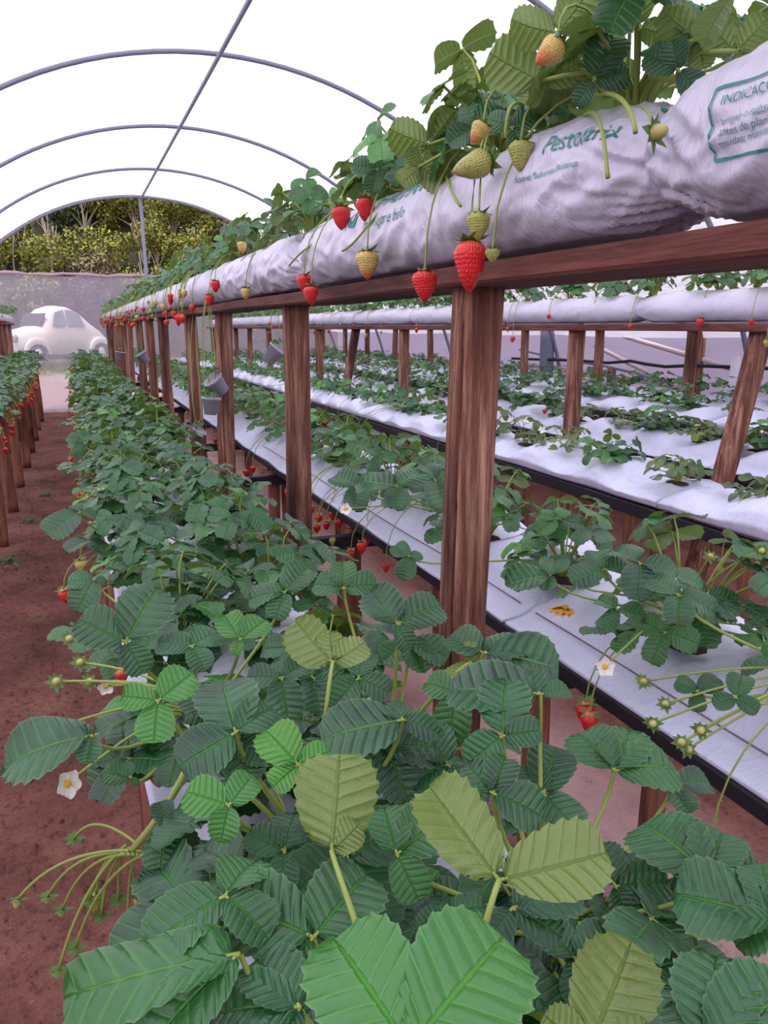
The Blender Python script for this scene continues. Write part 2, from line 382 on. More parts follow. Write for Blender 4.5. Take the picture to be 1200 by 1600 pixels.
def flower_geo(r=0.014):
    g = Geo()
    for k in range(5):
        a = 2*PI*k/5; V = []; F = []
        for i in range(5):
            for j in range(5):
                t = i/4; s = j/2-1; wd = r*0.56*math.sin(PI*(0.12+0.76*t))
                R_ = r*(0.2+0.95*t*(1-0.15*s*s)); x = R_; y = s*wd; z = 0.004*t*t+0.002*s*s
                V.append((x*math.cos(a)-y*math.sin(a), x*math.sin(a)+y*math.cos(a), z+0.0005*k))
        F = [(i*5+j, (i+1)*5+j, (i+1)*5+j+1, i*5+j+1) for i in range(4) for j in range(4)]
        g.add(V, F)
    return g
def dome_geo(r, h):
    g = Geo(); V = [(0, 0, h)]
    for i in range(1, 5):
        for k in range(10):
            a = PI/2*i/4; V.append((r*math.sin(a)*math.cos(2*PI*k/10), r*math.sin(a)*math.sin(2*PI*k/10), h*math.cos(a)))
    F = [(0, 1+k, 1+(k+1) % 10) for k in range(10)]+[(1+i*10+k, 11+i*10+k, 11+i*10+(k+1) % 10, 1+i*10+(k+1) % 10) for i in range(3) for k in range(10)]
    g.add(V, F); return g
BM = {}
def berry_mesh(kind, size, seed, near):
    key = (kind, size, seed, near)
    if key not in BM:
        r, h = {'s': (0.011, 0.024), 'm': (0.015, 0.034), 'l': (0.0195, 0.047), 'x': (0.021, 0.062), 'g': (0.009, 0.014)}[size]
        BM[key] = berry_geo(r, h, 20 if near else 9, 14 if near else 6, seed).mesh('strawberry', {'r': B_RED, 'b': B_BLUSH, 'g': B_GREEN}[kind]); BM[key]['r'] = r
    return BM[key]
CAL = {n: calyx_geo(1.0, n, seed=n).mesh('calyx', SEPAL, False) for n in (8, 10)}
PET = flower_geo().mesh('petals', PETAL); CEN = dome_geo(0.0052, 0.004).mesh('centre', POLLEN)
BUD = dome_geo(0.006, 0.011).mesh('bud', B_GREEN)
def add_berry(root, p, kind='r', size='m', seed=0, near=True, rot=(0, 0, 0), label=None):
    me = berry_mesh(kind, size, seed % 3, near)
    o = link('strawberry', me, root, p, rot)
    if label: o['label'] = label
    if near:
        c = link('calyx', CAL[8 if seed % 2 else 10], o, (0, 0, 0.001)); r = me['r']*1.15; c.scale = (r, r, r)
    return o
def add_flower(root, p, rot=(0, 0, 0), s=1.0, label=None):
    o = link('flower', PET, root, p, rot); o.scale = (s, s, s)
    c = link('flower_centre', CEN, o, (0, 0, 0.001))
    q = link('sepals', CAL[10], o, (0, 0, -0.002)); q.scale = (0.014, 0.014, 0.014)
    if label: o['label'] = label
    return o
def add_bud(root, p, s=1.0, rot=(0, 0, 0)):
    o = link('flower_bud', BUD, root, p, rot); o.scale = (s, s, s)
    q = link('sepals', CAL[8], o, (0, 0, 0)); q.scale = (0.0135, 0.0135, 0.0135)
    return o

# ------------------------------------------------------------------ layout (metres; rows run along +Y)
ROWX = [-0.93, 0.6, 2.36, 4.12]          # post lines of the four trellises
BEAMZ = [1.49, 1.51, 1.435, 1.43]        # underside of each top plank
END = 14.7
PITCHY = 1.1
TX, TZ, TR = 1.35, 0.04, 3.65            # tunnel axis and radius

def struct(name, g, mat, smooth=True):
    return tag(link(name, g.mesh(name, mat, smooth)), kind='structure')

# ground
def gz(x, y):
    h = 0.02*noise.noise((x*2.3, y*2.3, 0))+0.012*noise.noise((x*9, y*9, 3))+0.007*noise.noise((x*27, y*27, 5))
    if y > 26: h += 0.25*min(1, (y-26)/4)
    return h
def grid(xs, ys, fz):
    V = [(x, y, fz(x, y)) for y in ys for x in xs]; n = len(xs)
    F = [(j*n+i, j*n+i+1, (j+1)*n+i+1, (j+1)*n+i) for j in range(len(ys)-1) for i in range(n-1)]
    g = Geo(); g.add(V, F); return g
xs = list(np.arange(-12, -1.2, 0.6))+list(np.arange(-1.2, 2.4, 0.03))+list(np.arange(2.4, 5.2, 0.14))+list(np.arange(5.2, 20, 0.8))
ys = list(np.arange(-9.3, 0.3, 0.3))+list(np.arange(0.3, 6, 0.03))+list(np.arange(6, 15, 0.1))+list(np.arange(15, 34, 0.6))
struct('floor', grid(xs, ys, gz), GROUND)

# roof film and end / side walls
def arch(a, r=TR): return (TX+r*math.cos(a), TZ+r*math.sin(a))
HOOPS = [-0.6, 1.95, 4.5, 7.05, 9.6, 12.15, 14.7]
A0 = math.asin((1.38-TZ)/TR)
g = Geo(); V = []; na, ny = 60, 160
for j in range(ny+1):
    y = -9.0+(14.78+9.0)*j/ny
    ph = ((y+0.6) % 2.55)/2.55; sag = 0.05*math.sin(PI*ph)
    for i in range(na+1):
        a = A0+(PI-2*A0)*i/na; x, z = arch(a, TR-sag+0.012*noise.noise((a*5, y*2.5, 0)))
        V.append((x, y, z))
g.add(V, [(j*(na+1)+i, j*(na+1)+i+1, (j+1)*(na+1)+i+1, (j+1)*(na+1)+i) for j in range(ny) for i in range(na)])
struct('ceiling', g, ROOF)
def curtain(name, P0, P1, z0, top, mat, nx=90, nz=16, amp=0.025):
    g = Geo(); P0, P1 = Vector(P0), Vector(P1); d = (P1-P0); nn = Vector((-d.y, d.x, 0)).normalized(); V = []
    for j in range(nz+1):
        for i in range(nx+1):
            t = i/nx; p = P0+d*t; z = z0+(top(t)-z0)*j/nz
            p = p+nn*amp*noise.noise((t*d.length*1.3, z*2.2, 1.7)); V.append((p.x, p.y, z))
    g.add(V, [(j*(nx+1)+i, j*(nx+1)+i+1, (j+1)*(nx+1)+i+1, (j+1)*(nx+1)+i) for j in range(nz) for i in range(nx)])
    return struct(name, g, mat)
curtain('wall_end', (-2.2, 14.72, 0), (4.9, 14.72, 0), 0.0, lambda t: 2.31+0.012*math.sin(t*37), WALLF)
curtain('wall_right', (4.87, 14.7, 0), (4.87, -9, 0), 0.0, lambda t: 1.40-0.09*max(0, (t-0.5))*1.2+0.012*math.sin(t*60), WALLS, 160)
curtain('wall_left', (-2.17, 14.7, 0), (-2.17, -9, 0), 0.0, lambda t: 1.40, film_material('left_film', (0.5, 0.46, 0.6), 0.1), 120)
g = Geo(); box(g, (4.83, 6.0, 0.34), (0.02, 17, 0.66)); struct('trim_right_skirt', g, plain('dark_skirt_film', (0.05, 0.055, 0.085), 0.5))

def pipe_thing(name, pts, r, label, cat, group=None, mat=PIPE, seg=10):
    g = Geo(); tube(g, pts, r, seg); return tag(link(name, g.mesh(name, mat)), label, cat, group)
hl = {4.5: 'arched grey roof hoop, partly behind the leaves of the nearest raised row', 7.05: 'arched grey roof hoop, topmost across the picture', 9.6: 'arched grey roof hoop, second one counted down from the topmost visible', 12.15: 'arched grey roof hoop, next one in front of the end opening', 14.7: 'thin arched grey hoop edging the open end of the tunnel above the hillside'}
for k, y in enumerate(HOOPS):
    if y < 4: continue
    pipe_thing('roof_hoop', [(arch(A0*0.2+(PI-0.4*A0)*i/60, TR-0.045)[0], y, arch(A0*0.2+(PI-0.4*A0)*i/60, TR-0.045)[1]) for i in range(61)], 0.02,
              hl[y], 'roof hoop', 'roof hoops')
pipe_thing('ridge_pipe', [(TX-0.03, y, TZ+TR-0.08) for y in (-9, 2, 7, 14.7)], 0.019, 'long straight grey ridge pipe running under the roof hoops', 'pipe')
g = Geo(); tube(g, [(TX-0.03, 14.66, 0), (TX-0.02, 14.66, 1.6), (TX-0.04, 14.66, 3.6)], [0.035, 0.032, 0.03], 8)
tag(link('end_post', g.mesh('end_post', PIPE)), 'grey upright post from the top of the end wall to the ridge', 'post')
g = Geo(); tube(g, [(-2.2+i*0.18, 14.68, 2.33+0.012*math.sin(i*1.1)+0.008*math.sin(i*2.7)) for i in range(40)], [0.028+0.008*math.sin(i*1.9) for i in range(40)], 8)
tag(link('curtain_rail', g.mesh('curtain_rail', plain('dull_pink_rail', (0.42, 0.3, 0.33), 0.7))), 'wavy pinkish wooden rail along the top of the end wall film', 'rail')

# side wall braces, hose and posts
WX = 4.74
for lab, pts, r, m in [
    ('pale diagonal brace pipe descending to the far right along the side film, upper one', [at_x(975, 525, WX), at_x(1190, 590, WX)], 0.022, 'w'),
    ('pale diagonal brace pipe crossing behind the forked wooden post', [at_x(930, 540, WX), at_x(1075, 615, WX)], 0.02, 'w'),
    ('long pale low pipe running level along the foot of the side film', [at_x(800, 566, WX), at_x(940, 585, WX), at_x(1060, 605, WX)], 0.022, 'w'),
    ('thin curved grey conduit looping below the black hose', [at_x(812, 546, WX), at_x(870, 560, WX), at_x(945, 572, WX), at_x(1000, 585, WX), at_x(1040, 602, WX)], 0.012, 'g')]:
    pipe_thing('brace_pipe', pts, r, lab, 'pipe', None, plain('pale_pipe', (0.55, 0.42, 0.46), 0.5) if m == 'w' else PIPE)
hp = [(800, 560), (850, 562), (900, 563), (950, 567), (985, 564), (1010, 569), (1040, 573), (1080, 571), (1130, 573), (1185, 575), (1260, 578)]
pipe_thing('irrigation_hose', [at_x(x, y, WX-0.07) for x, y in hp], 0.014, 'black irrigation hose strung along the side film', 'hose', None, BLACKP, 8)

# ------------------------------------------------------------------ timber
def post_geo(h, w0, seed, seg=20, rings=26, crack=None, bend=0.012, taper=0.06):
    rng = random.Random(seed); V = []; a0 = rng.random()*6
    for i in range(rings+1):
        t = i/rings; z = h*t; cx = bend*math.sin(t*PI*1.1+a0); cy = bend*math.cos(t*PI*0.9+a0)
        for k in range(seg):
            a = 2*PI*k/seg; c, s = math.cos(a), math.sin(a)
            sq = (abs(c)**3.2+abs(s)**3.2)**(-1/3.2)
            r = w0/2*sq*(1+taper*(1-t))*(1+0.05*noise.noise((c*1.6+seed, s*1.6, z*2.2))+0.025*noise.noise((c*4, s*4+seed, z*6)))
            if crack is not None:
                d = abs((a-crack-0.12*math.sin(z*2.2+1)+PI) % (2*PI)-PI)
                if d < 0.05 and 0.02 < t < 0.97: r *= 0.76+2.2*d
            V.append((cx+r*c, cy+r*s, z))
    F = [(i*seg+k, i*seg+(k+1) % seg, (i+1)*seg+(k+1) % seg, (i+1)*seg+k) for i in range(rings) for k in range(seg)]
    F += [tuple(range(seg-1, -1, -1)), tuple(rings*seg+k for k in range(seg))]
    g = Geo(); g.add(V, F); return g
def shear_post(me, dx, dy, h):
    for v in me.vertices: v.co.x += dx*(1-v.co.z/h); v.co.y += dy*(1-v.co.z/h)
rowname = ['the far left row', 'the nearest row', 'the second row', 'the third row']
pv = [post_geo(1.0, 0.068, s).mesh('timber_post', POST) for s in range(5)]
lean2 = {2: (-0.28, 0.0), 3: (0.0, 0.0), 5: (0.03, 0.05), 6: (-0.34, 0.0)}
for r in range(4):
    h = BEAMZ[r]
    k0 = {0: 6, 1: 1, 2: 2, 3: 3}[r]; cnt = 0
    for k in range(k0, 14):
        y = PITCHY*k+(0.0 if r != 1 else {3: 0.05}.get(k, 0)); 
        if r == 0 and y < 8.0: continue
        cnt += 1
        lab = f'weathered brown timber post of {rowname[r]}, {ORD[cnt-1]} from the camera'
        if (r == 1 and k <= 3) or (r == 2 and k in lean2):
            crack = {1: 3.78, 2: None, 3: 4.3}.get(k) if r == 1 else None
            me = post_geo(h, 0.07 if r == 1 else 0.072, 40+r*10+k, 128, 70, crack, 0.006 if r == 1 else 0.02).mesh('timber_post', POST)
            dx, dy = (-0.055, 0.0) if (r == 1 and k == 1) else ((-0.02, 0) if r == 1 else lean2[k])
            shear_post(me, dx, dy, h); o = link('timber_post', me, None, (ROWX[r], y, 0))
            if r == 1 and k == 1: lab = 'thick reddish brown timber post with a long crack, nearest to the camera'
        else:
            o = link('timber_post', pv[(k*3+r) % 5], None, (ROWX[r]+random.Random(k*7+r).uniform(-.02, .02), y, 0), (0, 0, (k*2+r) % 4*PI/2))
            o.scale = (1, 1, h)
        tag(o, lab, 'post', 'posts of '+rowname[r])
# top planks, one long timber per row, with a second board under the near end
rng = random.Random(5)
def plank_geo(y0, y1, wd, th, seed, n=80):
    V = []; 
    for i in range(n+1):
        y = y0+(y1-y0)*i/n
        dz = 0.006*noise.noise((seed, y*0.9, 0)); dx = 0.01*noise.noise((seed, y*0.6, 4)); e = 0.003*noise.noise((seed, y*7, 2))
        b = 0.004
        for (x, z) in ((-wd/2, b), (-wd/2, th-b), (-wd/2+b, th), (wd/2-b, th), (wd/2, th-b), (wd/2, b), (wd/2-b, 0), (-wd/2+b, 0)):
            V.append((x+dx+(e if x < 0 else 0), y, z+dz))
    F = [(i*8+k, i*8+(k+1) % 8, (i+1)*8+(k+1) % 8, (i+1)*8+k) for i in range(n) for k in range(8)]
    F += [tuple(range(7, -1, -1)), tuple(n*8+k for k in range(8))]
    g = Geo(); g.add(V, F); return g
for r, lab in enumerate(['brown plank carrying the raised bags beyond the left path', 'long red-brown plank under the nearest raised grow bags', 'red-brown plank under the raised grow bags of the second row', 'brown plank under the raised bags of the third row']):
    y0 = 7.5 if r == 0 else (-0.3 if r == 1 else 0.3)
    o = link('top_plank', plank_geo(y0, 14.5, 0.14, 0.028, r).mesh('top_plank', BEAM, False), None, (ROWX[r], 0, BEAMZ[r]))
    tag(o, lab, 'plank', 'top planks')

# ------------------------------------------------------------------ grow bags
def bag_shape(L, rx, rz, seed, joint_w=0.06, amp=1.0, crumple=False):
    """surface of a sausage-shaped bag lying along Y, centre of its section at z=rz; returns f(theta, y)->Vector"""
    def f(a, y):
        c, s = math.cos(a), math.sin(a)
        e = min(y, L-y); k = 1-0.30*math.exp(-(max(e, 0)/joint_w)**1.5)
        n1 = noise.noise((c*1.2+seed, y*7, s*1.2)); n2 = abs(noise.noise((a*1.3+y*5+seed, y*11-a*1.6, seed)))
        n3 = abs(noise.noise((a*1.5+y*14, y*24-a*3, seed+7)))
        r = 1+amp*(0.045*n1-0.11*n2-0.04*n3)
        if crumple: r -= 0.3*abs(noise.noise((a*1.6, y*26+a*3, 3)))*math.exp(-(e/0.09)**2)
        z = rz*s*k*r
        if s < -0.35: z = max(z, -rz*0.86)
        return Vector((rx*c*k*r*(1+0.08*max(0, -s)), y, rz+z*(0.95)))
    return f
def bag_geo(f, L, ny, na):
    V = []
    for i in range(ny+1):
        y = L*i/ny
        for k in range(na): V.append(tuple(f(2*PI*k/na, y)))
    F = [(i*na+k, (i+1)*na+k, (i+1)*na+(k+1) % na, i*na+(k+1) % na) for i in range(ny) for k in range(na)]
    F += [tuple(range(na)), tuple(ny*na+k for k in range(na-1, -1, -1))]
    g = Geo(); g.add(V, F); return g
def text_mesh(body, size, shear=0.0, mat=INK):
    c = bpy.data.curves.new('t', 'FONT'); c.body = body; c.size = size; c.shear = shear; c.resolution_u = 3; c.space_line = 0.95
    o = bpy.data.objects.new('t', c); COL.objects.link(o)
    me = bpy.data.meshes.new_from_object(o.evaluated_get(bpy.context.evaluated_depsgraph_get()))
    bpy.data.objects.remove(o); bpy.data.curves.remove(c)
    bm = bmesh.new(); bm.from_mesh(me); bmesh.ops.triangulate(bm, faces=bm.faces)
    for _ in range(3):
        es = [e for e in bm.edges if e.calc_length() > size*0.25]
        if es: bmesh.ops.subdivide_edges(bm, edges=es, cuts=1); bmesh.ops.triangulate(bm, faces=bm.faces)
    bm.to_mesh(me); bm.free(); me.materials.clear(); me.materials.append(mat); return me
def wrap_print(bag, f, me, y0, a0, rad, name='printed_lettering'):
    """lay a flat mesh on the near (-X) side of the bag: reading direction runs towards the camera"""
    for v in me.vertices:
        y = y0-v.co.x; a = a0-v.co.y/rad
        p = f(a, y); e = 0.01; nn = (f(a+e, y)-p).cross(f(a, y+e)-p).normalized()
        ctr = Vector((0, y, p.z*0+0.07)); 
        if nn.dot(p-ctr) < 0: nn = -nn
        v.co = p+nn*0.0016
    return link(name, me, bag)
def rect_outline(w_, h_, t=0.0012):
    g = Geo()
    n = 20
    for i in range(n):
        a, b = w_*i/n, w_*(i+1)/n
        for y in (0, h_): g.add([(a, y-t, 0), (b, y-t, 0), (b, y+t, 0), (a, y+t, 0)], [(0, 1, 2, 3)])
    for i in range(8):
        a, b = h_*i/8, h_*(i+1)/8
        for x in (0, w_): g.add([(x-t, a, 0), (x+t, a, 0), (x+t, b, 0), (x-t, b, 0)], [(0, 1, 2, 3)])
    return g.mesh('outline', INK)
def sprout_logo(s):
    g = Geo()
    for ang, L in ((0.5, s), (2.4, s*.8), (1.5, s*1.1)):
        P = []
        for t in np.linspace(0, 1, 7): P.append((t*L, 0.22*L*math.sin(PI*t)))
        for t in np.linspace(1, 0, 7)[1:-1]: P.append((t*L, -0.22*L*math.sin(PI*t)))
        c, q = math.cos(ang), math.sin(ang)
        g.add([(x*c-y*q, x*q+y*c, 0) for x, y in P], [tuple(range(len(P)))])
    return g.mesh('logo', INK)
BAGL = 1.23
bagv = {}
def upper_bag(r, k, y, near):
    z = BEAMZ[r]+0.024; seed = (k*5+r*3) % 4 if not near else 100+k
    rx, rz = (0.103, 0.08) if r == 1 else (0.092, 0.07)
    if near:
        f = bag_shape(BAGL, rx, rz, seed, 0.05, 1.0, True); me = bag_geo(f, BAGL, 240, 96).mesh('grow_bag', BAG)
    else:
        if (r == 1, seed) not in bagv: bagv[(r == 1, seed)] = bag_geo(bag_shape(BAGL, rx, rz, seed), BAGL, 60, 28).mesh('grow_bag', BAG)
        f = None; me = bagv[(r == 1, seed)]
    o = link('grow_bag', me, None, (ROWX[r], y, z)); return o, f
Y0B = [7.9, -0.58, 0.35, 2.0]
nbag = [0, 0, 0, 0]
ubags = {}
for r in range(4):
    k = 0; y = Y0B[r]
    while y+BAGL < 14.5:
        o, f = upper_bag(r, k, y, r == 1 and k < 3)
        lab = f'white grow bag atop {rowname[r]}, {ORD[k]} from the camera'
        if r == 1 and k == 0: lab = 'crumpled silvery grow bag with a boxed green text panel, at the upper right corner'
        if r == 1 and k == 1: lab = 'silvery grow bag with green lettering above the thick cracked post'
        if r == 1 and k == 2: lab = 'silvery grow bag with a small green leaf print, behind the cracked-post bag'
        tag(o, lab, 'grow bag', 'raised grow bags of '+rowname[r]); ubags[(r, k)] = (o, f, y)
        k += 1; y += BAGL+0.005
LEFT = PI
def put_print(k, body, size, Y, zdeg, shear=0.0, mat=INK, me=None):
    o, f, y = ubags[(1, k)]; m = me if me is not None else text_mesh(body, size, shear, mat)
    wrap_print(o, f, m, Y-y, PI-math.radians(zdeg), 0.075)
# nearest bag: boxed panel
put_print(0, '', 0, 0.54, -25, me=rect_outline(0.2, 0.058))
put_print(0, 'INDICAÇÕES DE USO', 0.0105, 0.53, 8)
put_print(0, 'Irrigar o substrato\nantes do plantio das\nmudas; manter úmido', 0.009, 0.53, -4, 0.1, INK_DARK)
# bag above the cracked post
put_print(1, 'Pestoltrix', 0.028, 0.80, 20, 0.25)
put_print(1, 'Nome: Substrato Produtor', 0.0105, 0.84, 0, 0.0)
put_print(1, '', 0, 0.665, 58, me=sprout_logo(0.02))
put_print(1, 'CAMALIMAX', 0.042, 1.38, 30, 0.5)
put_print(1, 'mais vigor e belo', 0.026, 1.36, 4, 0.45)
put_print(1, '', 0, 1.44, 14, me=sprout_logo(0.04))
put_print(1, 'mais vigor', 0.024, 1.77, 36, 0.45)
put_print(2, 'TURFA', 0.034, 2.4, 50, 0.4)
put_print(2, 'fértil', 0.028, 2.36, 28, 0.4)
put_print(2, '', 0, 2.5, 30, me=sprout_logo(0.045))

# lower beds: bags with a flat lip, on black-wrapped boards and legs
def bed_profile(wd, side):
    """(x, z) across the bed from its lip edge; side=+1: lip at low x"""
    P = [(0, 0.0), (0.0, 0.006), (0.035, 0.012), (0.055, 0.022), (0.075, 0.05), (0.11, 0.074), (0.16, 0.086), (0.21, 0.088), (0.26, 0.084), (0.31, 0.072), (0.345, 0.048), (0.36, 0.02), (0.36, 0.0)]
    return P
def tube_profile(wd): 
    return [(0.02, 0.0), (0.0, 0.012), (-0.008, 0.035), (0.012, 0.062), (0.05, 0.082), (0.1, 0.092), (0.16, 0.094), (0.22, 0.09), (0.28, 0.08), (0.33, 0.06), (0.355, 0.035), (0.35, 0.01), (0.34, 0.0)]
def bed_bag_geo(prof, L, wd, seed, ny, flip, sub=3, plump=1.0):
    P = []
    for i in range(len(prof)-1):
        for t in range(sub): q = t/sub; P.append((prof[i][0]*(1-q)+prof[i+1][0]*q, prof[i][1]*(1-q)+prof[i+1][1]*q))
    P.append(prof[-1]); V = []; n = len(P)
    for i in range(ny+1):
        y = L*i/ny; e = min(y, L-y); k = 1-0.4*math.exp(-(e/0.055)**1.6)
        hump = 1+0.26*math.sin(y*2*PI/0.41+seed)+0.3*noise.noise((seed, y*3, 0))
        for (x, z) in P:
            up = z/0.09
            d = 0.012*up*noise.noise((x*9+seed, y*7, 1))-0.012*up*abs(noise.noise((x*14+y*6, y*18-x*9, seed)))-0.004*up*abs(noise.noise((x*40, y*45, seed)))
            zz = z*(1+(k*hump*plump-1)*min(1, up*1.5))+d
            xx = x*wd/0.36+0.008*noise.noise((seed+3, y*4, x*4))*(1-up)
            V.append(((wd-xx) if flip else xx, y, max(0, zz)))
    F = []
    for i in range(ny):
        for j in range(n-1):
            q = (i*n+j, i*n+j+1, (i+1)*n+j+1, (i+1)*n+j); F.append(q if flip else q[::-1])
        q = (i*n+n-1, i*n, (i+1)*n, (i+1)*n+n-1); F.append(q if flip else q[::-1])
    F += [tuple(range(n)), tuple(ny*n+k for k in range(n-1, -1, -1))]
    g = Geo(); g.add(V, F); return g
# (row, side, x0, width, first y, lip?, name)
BEDS = {
    'L1': (0.04, 0.37, 0.22, 'lip', 'low path-side bed'),
    'R1': (0.78, 0.40, 0.06, 'lip', 'low bed behind the nearest posts'),
    'L2': (1.77, 0.36, 0.75, 'tube', 'low bed before the second posts'),
    'R2': (2.52, 0.38, 1.3, 'lip', 'low bed behind the second posts'),
    'L3': (3.54, 0.36, 2.4, 'tube', 'low bed before the third posts'),
    'R3': (4.28, 0.38, 3.2, 'tube', 'low bed beside the side film'),
    'R0': (-0.82, 0.30, 2.7, 'lip', 'low bed across the left path'),
}
BZ = 0.855; bedmesh = {}; bedframe = {}
for bi, (bn, (x0, wd, ys0, typ, desc)) in enumerate(BEDS.items()):
    k = 0; y = ys0
    while y < 14.0:
        L = 1.23; near = (bn in ('R1', 'L2', 'L1') and k < 3); key = (typ, wd, near, k if near else k % 4, bn if near else '')
        if key not in bedmesh:
            bedmesh[key] = bed_bag_geo(bed_profile(wd, 1) if typ == 'lip' else tube_profile(wd), L, wd, bi*10+k, 150 if near else 50, bn == 'R0', 4 if near else 2).mesh('bed_grow_bag', BAG_BED)
        o = link('bed_grow_bag', bedmesh[key], None, (x0, y, BZ))
        tag(o, f'white grow bag in the {desc}, {ORD[k]} from the camera', 'grow bag', 'grow bags of the '+desc)
        if near and typ == 'lip' and bn == 'R1':
            gs_ = Geo(); tube(gs_, [(0.056+0.003*math.sin(t*9), t*L, 0.0275+0.002*math.sin(t*5)) for t in np.linspace(0.02, .98, 40)], 0.0016, 5)
            link('seam', gs_.mesh('seam', plain('brown_seam', (0.2, 0.13, 0.15), 0.8)), o)
        k += 1; y += L+0.01
    fr = bedframe[bn] = empty('planter_stand', (x0, 0, 0), f'black-edged wooden stand carrying the {desc}', 'stand', 'planter stands')
    # black-wrapped edge boards
    yb = max(-0.2, ys0-0.2)
    for sd, x in (('path side', x0+0.005), ('post side', x0+wd-0.02)):
        link('edge_board', plank_geo(yb, 14.4, 0.03, 0.045 if bn in ('L2', 'L3') else 0.03, bi+3, 60).mesh('edge_board', BLACKP, False), fr, (x-x0+0.01, 0, BZ-(0.046 if bn in ('L2', 'L3') else 0.031)))
# bed legs and cross bars
legm = [post_geo(0.8, 0.05, 70+s, 12, 12, None, 0.006).mesh('bed_leg', LEGW) for s in range(4)]
for bn, xo, ks in (('L1', 0.035, range(0, 13)), ('L1', 0.36, range(1, 5)), ('R1', 0.035, range(1, 13)), ('R1', 0.36, range(1, 6)), ('L2', 0.045, range(1, 13)), ('L2', 0.32, range(2, 9)), ('R2', 0.05, range(2, 9)), ('R2', 0.34, range(2, 7)), ('R0', 0.26, range(3, 13)), ('R0', 0.05, range(8, 12))):
    x0, wd, ys0, typ, desc = BEDS[bn]; cnt = 0
    for k in ks:
        cnt += 1
        yy = PITCHY*k+0.12
        if bn == 'L1' and xo < .1: yy = 1.5 if k == 0 else PITCHY*k+0.62
        o = link('leg', legm[(k*3+len(bn)) % 4], bedframe[bn], (xo, yy, 0), (0, 0, k*PI/2))
        if bn == 'R0': o.scale = (1.5, 1.5, 1)
for k in range(1, 10):
    g = Geo(); box(g, (0.0, 0, 0), (0.26, 0.035, 0.042))
    link('cross_bar', g.mesh('cross_bar', BLACKP, False), bedframe['R1'], (0.77-0.78, PITCHY*k+0.08, 0.775))
# side-wall uprights
for x, y, lab, m in ((855, 8.0, 'bluish grey upright against the side film, left of the forked posts', PIPE), (1085, 5.3, 'upright with a grey and a brown face against the side film', POST), (930, 6.2, 'short dark stub holding the brace pipes by the side film', PIPE), (958, 6.0, 'short pink brown stub behind the third row', LEGW)):
    h = 1.5 if 'stub' not in lab else 1.08; wdt = 0.13 if 'stub' not in lab else 0.07
    p = at_x(x, 600, 4.72)
    o = link('wall_upright', post_geo(h, wdt, x, 16, 8).mesh('wall_upright', m), None, (4.7, p.y, 0)); tag(o, lab, 'post')
g = Geo(); tube(g, [(0, 0, 0), (0.02, 0, 0.3), (0, 0.02, 0.62)], [0.12, 0.07, 0.03], 12)
tag(link('film_bundle', g.mesh('film_bundle', BAG), None, (4.6, at_x(1150, 590, 4.6).y, 0.62)), 'bunched white plastic tied to the brace pipe by the side film', 'plastic bundle')

# ------------------------------------------------------------------ strawberry plants
FV = {}
def foliage(style, seed, lod):
    key = (style, seed, lod)
    if key not in FV:
        P = {'upper': dict(n=17, plen=(0.06, 0.15), elev=(15, 75), Lr=(0.038, 0.056), tilt=(5, 60), tint=(0.15, 0.65)),
             'dense': dict(n=26, plen=(0.06, 0.17), elev=(8, 80), Lr=(0.044, 0.062), tilt=(0, 30), tint=(0.0, 0.6)),
             'low': dict(n=20, plen=(0.05, 0.13), elev=(12, 55), Lr=(0.05, 0.068), tilt=(0, 35), tint=(0.0, 0.4)),
             'sparse': dict(n=12, plen=(0.05, 0.14), elev=(10, 65), Lr=(0.034, 0.05), tilt=(0, 45), tint=(0.1, 0.7)),
             'lush': dict(n=24, plen=(0.08, 0.2), elev=(8, 70), Lr=(0.042, 0.058), tilt=(0, 45), tint=(0.05, 0.6))}[style]
        if lod == 3: P['n'] = int(P['n']*0.8)
        g, gs = gen_plant(seed*17+hash(len(style))*0+len(style), lod=lod, **P)
        mat = LEAF_OLIVE if style == 'sparse' else LEAF
        FV[key] = (g, gs, g.mesh('foliage', mat), gs.mesh('stems', STEM))
    return FV[key]
LINES = [  # name, x, z, spacing, y0, y1, style, description
    ('U1', 0.6, BEAMZ[1]+0.165, 0.30, 0.42, 14.3, 'upper', 'atop the nearest row'),
    ('L1a', 0.105, BZ+0.075, 0.29, 0.32, 14.3, 'dense', 'on the path edge of the low bed'),
    ('L1b', 0.31, BZ+0.075, 0.29, 0.45, 14.3, 'dense', 'on the post side of the path bed'),
    ('R1', 0.95, BZ+0.082, 0.33, 0.66, 14.3, 'lush', 'in the bed behind the nearest posts'),
    ('L2', 1.92, BZ+0.085, 0.33, 1.38, 14.3, 'sparse', 'in the bed before the second posts'),
    ('U2', 2.36, BEAMZ[2]+0.155, 0.32, 1.1, 14.3, 'upper', 'atop the second row'),
    ('R2', 2.72, BZ+0.082, 0.34, 1.8, 14.3, 'sparse', 'in the bed behind the second posts'),
    ('L3', 3.72, BZ+0.085, 0.36, 2.8, 14.3, 'sparse', 'in the bed before the third posts'),
    ('U3', 4.12, BEAMZ[3]+0.155, 0.36, 2.6, 14.3, 'upper', 'atop the third row'),
    ('R3', 4.47, BZ+0.085, 0.36, 3.6, 14.3, 'lush', 'in the bed beside the side film'),
    ('U0', -0.9, BEAMZ[0]+0.155, 0.3, 8.3, 14.3, 'upper', 'atop the far left row'),
    ('R0a', -0.59, BZ+0.082, 0.30, 4.0, 14.3, 'dense', 'in the bed across the path'),
    ('R0b', -0.74, BZ+0.082, 0.32, 6.5, 14.3, 'dense', 'deep in the bed across the path'),
]
places = []
